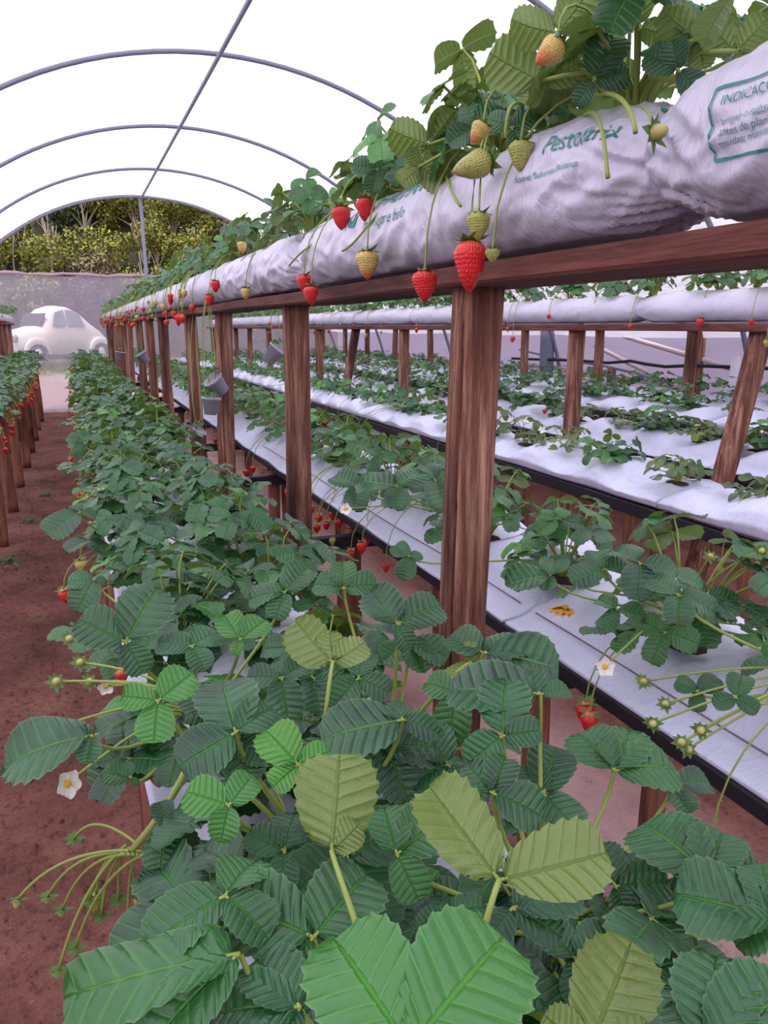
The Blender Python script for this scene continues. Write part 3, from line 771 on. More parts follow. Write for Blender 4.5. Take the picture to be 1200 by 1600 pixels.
for ln, x, z, spc, y0, y1, sty, desc in LINES:
    rg = random.Random(ln); y = y0; i = 0
    while y < y1:
        p = Vector((x+rg.uniform(-.03, .03), y, z)); q = project(p)
        hidden = {'U3': 5, 'R3': 4, 'L3': 2}.get(ln[:2], 0)
        s = 1.0/max(q[2], 0.2)-hidden*0.03+(0.05 if ln in ('L1a', 'L1b', 'U1') else 0)
        if -260 < q[0] < 1500 and q[1] < 2300: places.append([s, ln, i, p, sty, desc, rg.random()])
        y += spc*(rg.uniform(0.85, 1.15) if ln[0] != 'L' or y > 1.5 else 1); i += 1
places.sort(key=lambda a: -a[0])
ones, rest = places[:296], places[296:]
ones.sort(key=lambda a: (a[1], a[2]))
# hero things get filled in below
plants = {}; count = {}
def ordn(k): 
    return ORD[k] if k < 20 else None
HOLE = dome_geo(0.03, 0.008).mesh('planting_hole', SOILM)
def peduncle(gs, crown, berry, side, r=0.0014):
    c, b = Vector(crown), Vector(berry)
    top = Vector((c.x+(b.x-c.x)*0.55, c.y+(b.y-c.y)*0.5, c.z+0.045)); 
    tube(gs, bez(c, c+Vector((0, 0, 0.05))+(top-c)*0.3, Vector((b.x-0.0*side, b.y, max(b.z+0.06, c.z-0.0)+0.02)), b, 10), r, 5, caps=False)
for s, ln, i, p, sty, desc, rnd in ones:
    dist = project(p)[2]; k = count[ln] = count.get(ln, -1)+1
    rg = random.Random(f'{ln}{i}')
    lod = 1 if dist < 3.4 else (2 if dist < 7 else 3)
    front = ln in ('L1a', 'L1b') and p.y < 1.15
    st = 'low' if front else sty
    if ln in ("L2",) and (p.y > 3.6 or rg.random() < .3): st = 'upper'
    if ln in ('R2', 'L3') and (p.y > 4 or rg.random() < .4): st = 'dense'
    o_ = ordn(k)
    leafy = {'upper': 'leafy', 'dense': 'dark green', 'low': 'large-leaved', 'sparse': 'small olive-leaved', 'lush': 'long-stemmed'}[st]
    if o_: lab, grp = f'{leafy} strawberry plant {desc}, {o_} from the camera', 'strawberry plants '+desc
    else: lab, grp = f'small far strawberry plant {desc}', 'distant strawberry plants '+desc
    if front and ln == 'L1a': p.x += 0.035
    root = empty('strawberry_plant', p, lab, 'strawberry plant', grp)
    g_, gs_, m1, m2 = foliage(st, int(rnd*6), lod)
    rz = rg.uniform(0, 6.28); sc_ = rg.uniform(0.88, 1.12)*(1.12 if (ln == 'U1' and p.y < 1.2) else 1)
    if ln in ('U0', 'R0a', 'R0b'): sc_ *= 1.25
    a = link('foliage', m1, root, (0, 0, 0), (0, 0, rz)); a.scale = (sc_,)*3
    b = link('stems', m2, root, (0, 0, 0), (0, 0, rz)); b.scale = (sc_,)*3
    plants[(ln, k)] = root
    if lod <= 2 and ln in ('R1', 'L2', 'R2', 'U2', 'U1'):
        h = link('planting_hole', HOLE, root, (0, 0, -0.012)); h.scale = (1.1, 1.5, 1)
    # fruit hanging over the edge of the bag
    near = dist < 3.2
    nb = 0; side = -1
    if ln == 'U1': nb = 0 if p.y < 3.4 else rg.choice([2, 3, 4]); wd_, zlo, zhi = 0.115, -0.2, -0.06
    elif ln == 'U2': nb = rg.choice([0, 1, 1, 2]); wd_, zlo, zhi = 0.11, -0.2, -0.05
    elif ln == 'U0': nb = 3; side = 1; wd_, zlo, zhi = 0.12, -0.12, -0.03
    elif ln == 'L1a': nb = rg.choice([0, 1, 2]) if p.y > 1.3 else 0; wd_, zlo, zhi = 0.13, -0.12, -0.03
    elif ln == 'R0a': nb = 3; side = 1; wd_, zlo, zhi = 0.16, -0.16, -0.03
    elif ln == 'R1': nb = rg.choice([0, 0, 1, 2]); wd_, zlo, zhi = 0.2, -0.16, -0.08
    elif ln == 'L2': nb = rg.choice([0, 0, 1]); wd_, zlo, zhi = 0.18, -0.2, -0.12
    elif ln == 'R2': nb = rg.choice([0, 0, 0, 1]); wd_, zlo, zhi = 0.1, 0.02, 0.04
    if nb:
        gp = Geo()
        cy = rg.uniform(-.05, .05)
        for q in range(nb):
            bp = Vector((side*wd_*rg.uniform(0.92, 1.2), cy+rg.uniform(-.07, .07), rg.uniform(zlo, zhi)))
            kind = rg.choices(['r', 'b', 'g'], [6, 1, 1.5])[0]
            add_berry(root, bp, kind, rg.choice('smm') if kind != 'g' else 's', q+i, near, (rg.uniform(-.15, .15), rg.uniform(-.15, .15), rg.uniform(0, 6)))
            peduncle(gp, (0, 0, 0.01), bp+Vector((0, 0, 0.004)), side, 0.0014 if near else 0.0018)
        link('fruit_stalks', gp.mesh('fruit_stalks', STEM), root)
    if rg.random() < 0.3 and dist < 5 and ln != 'U1' and not front:
        add_flower(root, Vector((rg.uniform(-.08, .08), rg.uniform(-.08, .08), rg.uniform(0.06, 0.13))), (rg.uniform(-.6, .6), rg.uniform(-.6, .6), 0))
# everything beyond the first three hundred, as one mass
g = Geo()
for s, ln, i, p, sty, desc, rnd in rest:
    gl = foliage(sty if sty != 'sparse' else 'lush', int(rnd*4), 3)[0]; rg = random.Random(f'{ln}{i}')
    g.merge(gl, Matrix.Translation(p) @ Matrix.Rotation(rg.uniform(0, 6), 4, 'Z') @ Matrix.Scale(rg.uniform(.9, 1.1), 4))
if rest: tag(link('strawberry_foliage', g.mesh('strawberry_foliage', LEAF)), 'mass of far strawberry foliage on the distant rows', 'foliage', None, 'stuff')

# ------------------------------------------------------------------ large leaves of the nearest plants, each set from its own plant
def nearest(lns, p):
    return min(((k, o) for k, o in plants.items() if k[0] in lns), key=lambda t: (Vector(t[1].location)-p).xy.length)[0]
hero_g = {}
def hero(px, py, z, tips, face=0.5, tint=0.2, under=False, lns=('L1a', 'L1b'), curl=None, fold=None, roll=0.0, X=None, wr=0.95, root=None):
    P = at_z(px, py, z) if X is None else at_x(px, py, X)
    toc = (CAM-P).normalized(); n = (Vector((0, 0, 1))*(1-face)+toc*face+cR*roll).normalized()
    ds, ls = [], []
    for tx, ty in tips:
        t = at_plane(tx, ty, P, n); ds.append(t-P); ls.append(min((t-P).length, 0.11))
    rg = random.Random(int(px*7+py))
    key = nearest(lns, P) if root is None else root
    gg = hero_g.setdefault(key, (Geo(), Geo())); o = Vector(plants[key].location)
    add_leaf(gg[0], gg[1], P-o, -n if under else n, ds, ls, tint, 0, rg, fold, curl, wr)
    if (P-o).length < 0.45:
        b0 = Vector((0, 0, 0)); nn = n if not under else -n
        tube(gg[1], bez(b0, b0+Vector((0, 0, 0.07)), (P-o)-nn*0.05+(b0-(P-o))*0.1-Vector((0, 0, 0.01)), P-o, 10), [0.0028-0.0001*q for q in range(11)], 7, caps=False)
H = hero
# bottom edge, going away from the camera
H(640, 1640, 1.12, [(520, 1455), (790, 1450)], 0.62, 0.72, curl=0.3, fold=0.25, wr=0.98)
H(375, 1490, 1.08, [(95, 1535), (215, 1620)], 0.35, 0.5, wr=0.62)
H(470, 1575, 1.06, [(330, 1560), (400, 1490), (420, 1640)], 0.4, 0.1)
H(490, 1465, 1.07, [(575, 1350), (355, 1400), (420, 1530)], 0.6, 0.4)
H(352, 1400, 1.09, [(225, 1465), (400, 1325), (420, 1450)], 0.3, 0.45)
H(920, 1640, 1.06, [(985, 1480), (1010, 1600), (850, 1590)], 0.75, 0.5, under=True)
H(1115, 1650, 1.1, [(1120, 1485), (1230, 1540), (1050, 1560)], 0.6, 0.25)
H(1215, 1435, 1.04, [(1055, 1390), (1190, 1340), (1150, 1470)], 0.5, 0.25)
H(1105, 1370, 1.04, [(1005, 1265), (1195, 1345), (1130, 1290)], 0.4, 0.35)
H(962, 1385, 1.0, [(925, 1310), (1045, 1375), (985, 1440)], 0.6, 0.15)
H(960, 1205, 1.05, [(905, 1135), (985, 1130), (1060, 1180)], 0.45, 0.45)
H(1050, 1230, 1.0, [(1000, 1190), (1110, 1210), (1080, 1270)], 0.4, 0.05)
H(780, 1375, 1.13, [(672, 1238), (945, 1340)], 0.55, 0.6, under=True, curl=0.2, fold=-0.5, wr=0.75)
H(800, 1420, 1.07, [(900, 1370), (760, 1470), (880, 1450)], 0.4, 0.02)
H(518, 1330, 1.1, [(530, 1180), (560, 1290)], 0.8, 0.5, under=True, fold=0.1, wr=1.0)
H(620, 1335, 1.06, [(600, 1250), (700, 1265), (655, 1400)], 0.6, 0.55)
H(445, 1330, 1.04, [(385, 1300), (460, 1255), (440, 1385)], 0.4, 0.1)
H(465, 1195, 1.12, [(415, 1135), (515, 1170), (425, 1230)], 0.65, 0.95)
H(358, 1258, 1.09, [(290, 1235), (395, 1210), (345, 1310)], 0.6, 0.8)
H(368, 1145, 1.12, [(345, 1045), (425, 1095), (280, 1195)], 0.6, 0.05)
H(372, 1150, 1.1, [(420, 1185), (330, 1200), (390, 1215)], 0.5, 0.02)
H(630, 1125, 1.11, [(500, 1145), (600, 1085), (690, 1140)], 0.3, 0.06)
H(600, 1165, 1.07, [(545, 1235), (640, 1240), (700, 1165)], 0.5, 0.02)
H(700, 1195, 1.06, [(660, 1130), (740, 1250), (640, 1215)], 0.55, 0.05)
H(785, 1150, 1.12, [(790, 1060), (845, 1140), (730, 1190)], 0.7, 0.1)
H(770, 1240, 1.1, [(790, 1180), (850, 1270), (730, 1190)], 0.6, 0.15)
H(850, 1240, 1.06, [(870, 1160), (905, 1300), (820, 1190)], 0.5, 0.02)
H(845, 1085, 1.14, [(700, 1065), (890, 1075), (800, 1040)], 0.25, 0.1)
H(715, 1085, 1.1, [(665, 1060), (765, 1060), (700, 1150)], 0.6, 0.5)
H(247, 1095, 1.13, [(190, 1085), (300, 1050), (240, 1160)], 0.65, 0.85)
H(196, 1003, 1.13, [(122, 965), (245, 915), (225, 1050)], 0.7, 0.15, fold=0.3)
H(300, 1010, 1.12, [(245, 1000), (345, 975), (320, 1045)], 0.45, 0.05)
H(375, 1000, 1.13, [(350, 960), (415, 965), (365, 1020)], 0.5, 0.75)
H(445, 925, 1.13, [(388, 925), (480, 885), (430, 960)], 0.45, 0.25)
H(537, 920, 1.14, [(490, 905), (535, 875), (592, 905), ], 0.6, 0.45)
H(520, 1035, 1.14, [(462, 980), (570, 1005), (515, 990)], 0.5, 0.8, under=True)
H(622, 975, 1.13, [(580, 920), (690, 935), (640, 1010)], 0.6, 0.1)
H(640, 1000, 1.09, [(600, 1030), (700, 1020), (665, 1040)], 0.4, 0.45)
H(755, 1020, 1.11, [(700, 990), (820, 1000), (875, 1032)], 0.35, 0.12)
H(735, 1035, 1.1, [(735, 1005), (780, 1060), (700, 1070)], 0.6, 0.75, under=True)
H(440, 1060, 1.11, [(385, 1050), (480, 1030), (450, 1120)], 0.5, 0.05)
H(560, 1060, 1.08, [(520, 1100), (610, 1080), (570, 1010)], 0.5, 0.1)
H(490, 1060, 1.06, [(450, 1020), (500, 1110), (540, 1070)], 0.4, 0.02)
H(145, 1150, 1.06, [(0, 1170), (135, 1185), (75, 1135)], 0.3, 0.15)
H(205, 1215, 1.0, [(160, 1205), (215, 1225), (190, 1190)], 0.5, 0.4)
H(260, 1290, 0.98, [(250, 1360), (300, 1330), (250, 1250)], 0.6, 0.1)
H(230, 1415, 0.95, [(250, 1350), (260, 1450), (215, 1440)], 0.5, 0.1)
H(125, 800, 1.07, [(72, 832), (115, 785), (150, 800)], 0.45, 0.1)
H(148, 905, 1.04, [(105, 907), (165, 908), (120, 945)], 0.5, 0.15)
H(125, 690, 1.04, [(105, 680), (140, 675), (122, 712)], 0.7, 0.25)
H(540, 1530, 0.99, [(470, 1580), (600, 1490), (560, 1600)], 0.4, 0.0)
H(400, 1540, 1.02, [(330, 1570), (440, 1490), (400, 1610)], 0.5, 0.1)
H(240, 1590, 1.04, [(200, 1530), (330, 1560), (260, 1660)], 0.45, 0.12)
H(900, 1500, 1.0, [(850, 1440), (950, 1450), (900, 1560)], 0.4, 0.05)
H(700, 1430, 1.03, [(650, 1440), (760, 1410), (700, 1490)], 0.4, 0.1)
H(560, 1300, 1.0, [(520, 1350), (580, 1250), (600, 1330)], 0.4, 0.05)
H(330, 1120, 1.02, [(290, 1080), (340, 1060), (330, 1170)], 0.5, 0.1)
# upper right leaves of the raised row
HU = lambda *a, **k: H(*a, lns=('U1',), **k)
HU(870, 50, 0, [(800, 40), (925, -15), (850, 70)], 0.75, 0.7, X=0.5, under=True)
HU(845, 125, 0, [(765, 85), (905, 100), (820, 165)], 0.8, 0.25, X=0.5, under=True)
HU(928, 125, 0, [(960, 40), (900, 160), (985, 110)], 0.7, 0.0, X=0.52)
HU(1000, 40, 0, [(945, 10), (1045, 60), (990, -40)], 0.8, 0.45, X=0.56, under=True)
HU(1090, 60, 0, [(1035, 20), (1150, 20), (1100, 110)], 0.8, 0.3, X=0.58, under=True)
HU(1150, 80, 0, [(1105, 40), (1200, 30), (1180, 130)], 0.75, 0.35, X=0.6, under=True)
HU(1060, 110, 0, [(1010, 80), (1100, 150), (1050, 60)], 0.8, 0.1, X=0.56)
HU(670, 225, 0, [(610, 205), (705, 185), (650, 280)], 0.8, 0.6, X=0.5, under=True)
HU(740, 200, 0, [(700, 220), (790, 165), (730, 160)], 0.7, 0.05, X=0.5)
HU(800, 200, 0, [(760, 180), (850, 170), (820, 240)], 0.7, 0.2, X=0.52)
HU(655, 260, 0, [(625, 290), (700, 290), (640, 235)], 0.8, 0.2, X=0.48, under=True)
HU(590, 265, 0, [(550, 255), (620, 245), (580, 300)], 0.7, 0.2, X=0.5)
HU(485, 310, 0, [(452, 300), (510, 295), (480, 335)], 0.7, 0.4, X=0.5)
# leaves of the plants on the bed just behind the posts
HR = lambda *a, **k: H(*a, lns=('R1',), **k)
HR(945, 890, 1.1, [(892, 905), (930, 855), (990, 880)], 0.4, 0.1)
HR(1000, 880, 1.12, [(960, 850), (1060, 890), (1000, 920)], 0.3, 0.05)
HR(1060, 930, 1.1, [(1020, 900), (1120, 945), (1060, 970)], 0.4, 0.1)
HR(1150, 1090, 1.02, [(1115, 1100), (1160, 1050), (1185, 1110)], 0.6, 0.1)
HR(1090, 1080, 0.98, [(1055, 1065), (1125, 1060), (1090, 1110)], 0.6, 0.02)
HR(860, 900, 1.05, [(790, 905), (870, 870), (850, 920)], 0.3, 0.3)
HR(870, 810, 1.08, [(840, 830), (885, 790), (840, 800)], 0.5, 0.6)
HR(620, 760, 1.1, [(560, 745), (660, 730), (620, 790)], 0.4, 0.05)
HR(680, 750, 1.1, [(660, 720), (695, 790), (640, 760)], 0.4, 0.05)
HR(560, 760, 1.08, [(520, 740), (590, 745), (555, 790)], 0.4, 0.15)
HR(640, 870, 0.98, [(615, 850), (660, 865), (630, 900)], 0.5, 0.1)
for key, (a, b) in hero_g.items():
    root = plants[key]
    fo = [c for c in root.children if c.name.startswith('foliage')][0]; st = [c for c in root.children if c.name.startswith('stems')][0]
    # the plant's own small leaves and its large ones become one foliage mesh
    def fuse(o, gnew, src, mat):
        g = Geo(); M = Matrix.Rotation(o.rotation_euler.z, 4, 'Z') @ Matrix.Scale(o.scale[0], 4)
        g.merge(src, M); g.merge(gnew); o.data = g.mesh(o.name.split('.')[0], mat); o.rotation_euler = (0, 0, 0); o.scale = (1, 1, 1)
    srcs = [v for v in FV.values() if v[2] == fo.data][0]
    mat = fo.data.materials[0]
    fuse(fo, a, srcs[0], mat if key[0] != 'R1' else LEAF); fuse(st, b, srcs[1], STEM)

# ------------------------------------------------------------------ named fruit, flowers and stalks
stalk_g = {}
def hang(px, py, X, kind, size, lns=('U1',), label=None, rot=(0, 0, 0), dy=0.0, scale=1.0, z=None, top=True):
    P = at_x(px, py, X) if z is None else at_z(px, py, z)
    key = nearest(lns, P+Vector((0, dy, 0))); root = plants[key]; loc = P-Vector(root.location)
    o = add_berry(root, loc, kind, size, int(px) % 3, True, rot, label); o.scale = (scale,)*3
    g = stalk_g.setdefault(key, Geo()); sd = -1
    if top: peduncle(g, (0, 0, 0.005), loc+Vector((0, 0, 0.004)), sd, 0.0015)
    return o
hang(735, 378, 0.472, 'r', 'x', label='big elongated ripe red strawberry, largest one hanging', dy=0.05)
hang(664, 424, 0.478, 'r', 'l', label='ripe red strawberry hanging on a long thin stalk', dy=0.1, scale=0.93)
hang(574, 393, 0.485, 'b', 'l', label='yellow strawberry blushing red at its tip', scale=1.0)
hang(475, 431, 0.487, 'r', 'm', scale=1.1, label='ripe red strawberry, upper one of a touching pair'); hang(486, 449, 0.475, 'r', 'm', scale=1.1, label='ripe red strawberry, lower one of a touching pair')
hang(384, 451, 0.487, 'b', 'm'); hang(336, 440, 0.487, 'r', 'm', scale=1.15); hang(327, 462, 0.475, 'r', 'm', scale=1.15)
hang(282, 455, 0.49, 'b', 'm'); hang(273, 486, 0.48, 'r', 'm', scale=1.3); hang(284, 490, 0.48, 'r', 'm', scale=1.3)
hang(748, 335, 0.475, 'g', 's', label='small green strawberry hanging above the big red one', scale=1.3)
hang(762, 252, 0.485, 'g', 'x', rot=(0.3, 1.25, 0.3), label='long pale green strawberry lying on the bag', scale=0.8, top=False)
hang(814, 222, 0.5, 'g', 'm', label='round yellowish green strawberry beside the lettering', scale=0.95)
hang(870, 72, 0.47, 'b', 's', rot=(0, 0.9, 0), scale=1.2)
hang(755, 195, 0.47, 'b', 's', rot=(0.3, 0.5, 0)); hang(770, 392, 0.48, 'g', 'g')
hang(533, 325, 0.5, 'r', 'm', scale=1.2); hang(570, 312, 0.5, 'r', 'm', scale=1.1); hang(378, 378, 0.5, 'b', 'm')
# low ones
hang(245, 1180, None, 'r', 'x', ('L1a',), z=0.95, label='long ripe red strawberry hanging over the path edge of the low bed', scale=0.72)
hang(915, 1100, None, 'r', 'm', ('R1',), z=0.83, label='ripe red strawberry with dark green calyx below the white bag edge', scale=1.15)
hang(190, 1050, None, 'r', 's', ('L1a',), z=0.98, scale=0.8)
for (x, y, z) in ((485, 792, .84), (498, 805, .83), (520, 800, .83), (510, 815, .82), (530, 812, .82), (495, 820, .82), (572, 840, .81), (548, 860, .8), (476, 790, .84)): hang(x, y, None, 'r', 'm', ('R1',), z=z, scale=0.9)
for (x, y, z) in ((478, 797, .84), (540, 672, .85), (558, 676, .84), (565, 680, .84), (570, 674, .84)): hang(x, y-6, None, 'r', 'm', ('L2',) if y < 700 else ('R1',), z=z, scale=1.0)
for (x, y, z) in ((138, 762, .9), (146, 766, .9), (131, 768, .9), (143, 776, .88), (150, 758, .92)): hang(x, y-4, None, 'r' if x != 131 else 'b', 'm', ('L1a',), z=z)
def add_curve(key, pts, r=0.0016):
    g = stalk_g.setdefault(key, Geo()); o = Vector(plants[key].location); P = [p-o for p in pts]
    if len(P) == 4: P = bez(*P, 12)
    tube(g, P, r, 6, caps=True)
# spray of flower stalks over the path at lower left
k0 = nearest(('L1a',), at_z(290, 1230, 0.97)); o0 = Vector(plants[k0].location)
S = at_z(300, 1225, 0.98)
add_curve(k0, [o0, o0+Vector((0, 0, 0.1)), S+Vector((0.03, 0, 0.03)), at_z(205, 1330, 0.93)], 0.0035)
add_curve(k0, [o0, o0+Vector((0, 0, 0.08)), S+Vector((0.02, 0.01, 0.02)), at_z(245, 1280, 0.95)], 0.003)
for (x, y, z, kd) in ((28, 1405, .84, 'b'), (98, 1420, .8, 'b'), (140, 1405, .8, 'b'), (118, 1480, .78, 'b'), (92, 1515, .78, 'b'), (200, 1440, .78, 'g'), (185, 1405, .8, 'b'), (158, 1430, .78, 'b'), (116, 1310, .86, 'b'), (215, 1400, .82, 'b'), (75, 1400, .8, 'b'), (150, 1400, .79, 'g')):
    p = at_z(x, y, z); st = at_z(195+(x % 30), 1335-(y % 20), 0.93)
    add_curve(k0, [st, st+(p-st)*0.4+Vector((0, 0, 0.03)), p+(st-p)*0.25+Vector((0, 0, 0.03)), p], 0.0017)
    if kd == 'b': add_bud(plants[k0], p-o0, 0.85, (PI+random.Random(x).uniform(-.5, .5), 0.3, 0))
    else: add_berry(plants[k0], p-o0, 'g', 's', x, True)
# flowers
def bloom(x, y, z, lns, rot, s=1.0, label=None, kind='flower', frm=None):
    p = at_z(x, y, z); key = nearest(lns, p); o = Vector(plants[key].location)
    toc = (CAM-p).normalized(); q = toc.to_track_quat('Z', 'Y').to_euler()
    e = (q.x+rot[0], q.y+rot[1], q.z+rot[2])
    if kind == 'flower': add_flower(plants[key], p-o, e, s, label)
    else: add_bud(plants[key], p-o, s, e)
    add_curve(key, [o, o+Vector((0, 0, 0.09)), (p+o)/2+Vector((0, 0, 0.05)), p-toc*0.004], 0.0016)
bloom(104, 1225, 0.99, ('L1a',), (0.2, 0.5, 0.4), 0.95, 'white strawberry flower with a yellow centre held out over the path')
bloom(945, 1042, 0.96, ('R1',), (0, -0.3, 0.4), 0.95, 'white strawberry flower before the white bag')
bloom(165, 1072, 1.0, ('L1a',), (0.6, -0.4, 0), 0.7)
for (x, y, z) in ((88, 1065, 1.03), (82, 1140, 1.0), (140, 1065, 1.0), (108, 998, 1.04), (60, 1195, 0.97), (125, 1035, 1.02)): bloom(x, y, z, ('L1a',), (0, 0, 0), 0.9, None, 'bud')
for (x, y, z) in ((945, 865+0, 1.06), (1095, 1140, 0.98), (1065, 1160, 0.97), (1020, 1130, 0.97), (1075, 1170, 0.96), (1110, 870, 1.1), (1190, 860, 1.12), (1005, 1065, 0.97), (1040, 1100, 0.97)): bloom(x, y, z, ('R1',), (0.4*math.sin(x), 0.4*math.cos(x), 0), 0.85, None, 'bud')
for (x, y) in ((540, 795), (415, 590), (455, 600)): bloom(x, y, 1.05, ('R1',), (0, 0, 0), 0.9)
# loose ends of stalks and runners arching over the raised bags
for pts in ([(905, 190), (945, 130), (945, 250), (950, 278)], [(925, 150), (975, 130), (990, 180), (993, 208)], [(840, 175), (800, 140), (790, 170), (790, 215)], [(705, 290), (690, 250), (700, 300), (720, 322)],
            [(640, 300), (600, 300), (565, 380), (535, 392)], [(560, 345), (500, 370), (470, 390), (452, 415)]):
    P = [at_x(x, y, X) for (x, y), X in zip(pts, (0.56, 0.5, 0.488, 0.488))]
    add_curve(nearest(('U1',), P[0]), P, 0.0022)
bp = at_x(1022, 207, 0.49); kk = nearest(('U1',), bp); add_bud(plants[kk], bp-Vector(plants[kk].location), 1.2, (PI*.5, 0, 0.4)); add_curve(kk, [at_x(1000, 165, 0.53), at_x(1010, 170, 0.5), at_x(1018, 180, 0.495), bp], 0.0013)
for key, g in stalk_g.items():
    link('fruit_stalk', g.mesh('fruit_stalk', STEM), plants[key])

# ------------------------------------------------------------------ hanging pots on runners
def pot_geo():
    g = Geo(); V = []; prof = [(0.0, -0.055), (0.02, -0.055), (0.03, -0.005), (0.033, -0.005), (0.033, 0.002), (0.029, 0.002), (0.027, -0.005), (0.0, -0.008)]
    for r, z in prof:
        for k in range(16): V.append((r*math.cos(2*PI*k/16), r*math.sin(2*PI*k/16), z))
    g.add(V, [(i*16+k, i*16+(k+1) % 16, (i+1)*16+(k+1) % 16, (i+1)*16+k) for i in range(len(prof)-1) for k in range(16)]); return g
POTM = pot_geo().mesh('pot_body', CUP)
sg, ss = gen_plant(991, 5, (0.03, 0.06), (30, 80), (0.02, 0.03), (0, 40), 1); SM = sg.mesh('seedling', LEAF)
for n_, (x, y, X, rot, sz, lab) in enumerate([(332, 592, 0.5, (0.2, -0.7, 0), 1.25, 'tilted grey nursery pot hanging on runners by the third near post'),
        (330, 622, 0.5, (0, 0.1, 0), 1.2, 'upright grey nursery pot hanging directly below the tilted one'),
        (220, 552, 0.5, (0, -0.6, 0), 1.5, 'small tilted grey pot hanging before the far thin posts'),
        (188, 550, 0.48, (0, 0.2, 0), 1.6, 'tiny pale grey pot hanging farthest back on the nearest row'),
        (312, 672, 0.56, (0.3, 0.6, 0), 1.2, 'grey pot among the leaves at the foot of the third near post'),
        (434, 545, 0.95, (0.2, 0.7, 0), 1.5, 'dark grey pot hanging beyond the second near post')]):
    p = at_x(x, y, X); root = empty('nursery_pot', p, lab, 'plant pot', 'hanging nursery pots')
    a = link('pot_body', POTM, root, (0, 0, 0), rot); a.scale = (sz,)*3
    link('seedling', SM, root, (0, 0, 0.0))
    g = Geo(); zt = 1.66-p.z
    tube(g, bez((0.01, 0, 0), (0.03, 0.02, zt*.4), (-0.03, -0.01, zt*.8), (0.06, 0.01, zt), 10), 0.0022, 5)
    tube(g, bez((-0.01, 0.01, -0.02), (-0.04, 0.03, zt*.3), (-0.02, 0.04, zt*.8), (0.05, 0.05, zt), 10), 0.002, 5)
    link('runner', g.mesh('runner', STEM), root)

# withered leaf on the bag, debris on the soil
g = Geo(); rg = random.Random(3)
wp = at_z(888, 958, 0.945)
for q in range(5):
    a = 2.2+q*0.5; V, F, C = leaflet(0.035-0.003*q, 0.022, 4, 4, 0.6, 0.8, 0.03, 0.5, 0.1, q)
    M = np.array(frame(Vector((0, 0, 0.006)), Vector((math.cos(a), math.sin(a), 0.2)), Vector((0, 0, 1)))); g.add(np.array(V) @ M[:3, :3].T+M[:3, 3], F, C)
tag(link('withered_leaf', g.mesh('withered_leaf', plain('yellow_brown_leaf', (0.62, 0.33, 0.03), 0.6)), None, wp), 'withered yellow-brown leaf lying on the white bag behind the cracked post', 'leaf')
for x, y, lab in ((55, 970, 'dark curled fallen leaf lying on the red path soil'), (18, 886, 'pale fallen leaf on the path beside the low bed')):
    g = Geo(); rg2 = random.Random(x); p = at_z(x, y, 0.02)
    add_leaf(g, None, Vector((0, 0, 0.012)), Vector((0, 0, 1)), [Vector((1, 0.2, 0)), Vector((-1, 0.4, 0))], [0.045, 0.04], 0.1 if x > 20 else 0.8, 1, rg2)
    tag(link('fallen_leaf', g.mesh('fallen_leaf', LEAF), None, p), lab, 'leaf')
for x, y, lab in ((-0.42, 6.3, 'low green weed on the left edge of the path, nearer one'), (-0.33, 7.3, 'low green weed on the left edge of the path, farther one'), (-0.5, 5.2, 'small weed at the foot of the left bed legs')):
    root = empty('weed', (x, y, gz(x, y)), lab, 'weed', 'weeds on the path'); _, _, m1, m2 = foliage('sparse', 1, 2)
    for nm, m_ in (('foliage', m1), ('stems', m2)): link(nm, m_, root).scale = (0.6, 0.6, 0.45)
g = Geo(); rg = random.Random(12)
for q in range(3000):
    x = rg.choice([rg.uniform(-.62, .02), rg.uniform(-.62, .02), rg.uniform(0.02, 0.78), rg.uniform(1.1, 2.4)]); y = rg.uniform(0.4, 9)**1.0; s = rg.uniform(0.003, 0.012)*(1.6 if rg.random() < .1 else 1)
    z = gz(x, y); s *= 1.5
    V = [(x+s*rg.uniform(.6, 1)*math.cos(a+q), y+s*rg.uniform(.6, 1)*math.sin(a+q), z-0.002) for a in (0, 1.26, 2.5, 3.77, 5.0)]+[(x+s*.2, y, z+s*rg.uniform(.4, .8))]
    g.add(V, [(0, 1, 5), (1, 2, 5), (2, 3, 5), (3, 4, 5), (4, 0, 5)])
tag(link('soil_clods', g.mesh('soil_clods', GROUND, False)), 'small clods scattered over the red soil', 'soil', None, 'stuff')

# ------------------------------------------------------------------ outside: hill, shrubs and the old car
HILLM, nt, b = new_mat('hillside'); co = coords(nt)
nn_ = tex_noise(nt, co, 0.5, 6, 0.7); n2_ = tex_noise(nt, co, 5, 6, 0.75)
c1 = ramp(nt, nn_, [(0.35, (0.035, 0.035, 0.02)), (0.5, (0.08, 0.075, 0.03)), (0.65, (0.14, 0.1, 0.06))])
nt.links.new(mixc(nt, n2_, c1, (0.05, 0.06, 0.025)), b.inputs['Base Color']); b.inputs['Roughness'].default_value = 1; bump(nt, n2_, 1, 0.3, b)
def hz(x, y):
    t = max(0, y-33); s = max(0, x-11)
    return 0.2+min(t*0.62+0.5*max(0, min(t, 3)), 26)+min(s*0.45, 14)+1.1*noise.noise((x*.12, y*.12, 0))*min(1, (t+s)/4)
o = struct('hill_slope', grid(list(np.arange(-30, 60, 1.5)), list(np.arange(33, 84, 1.5)), hz), HILLM)
def hz2(x, y): return -0.05+min(max(0, x-7)*0.5, 9)+0.4*noise.noise((x*.3, y*.3, 2))
struct('hill_right', grid(list(np.arange(7, 40, 1.0)), list(np.arange(-10, 40, 1.5)), hz2), HILLM)
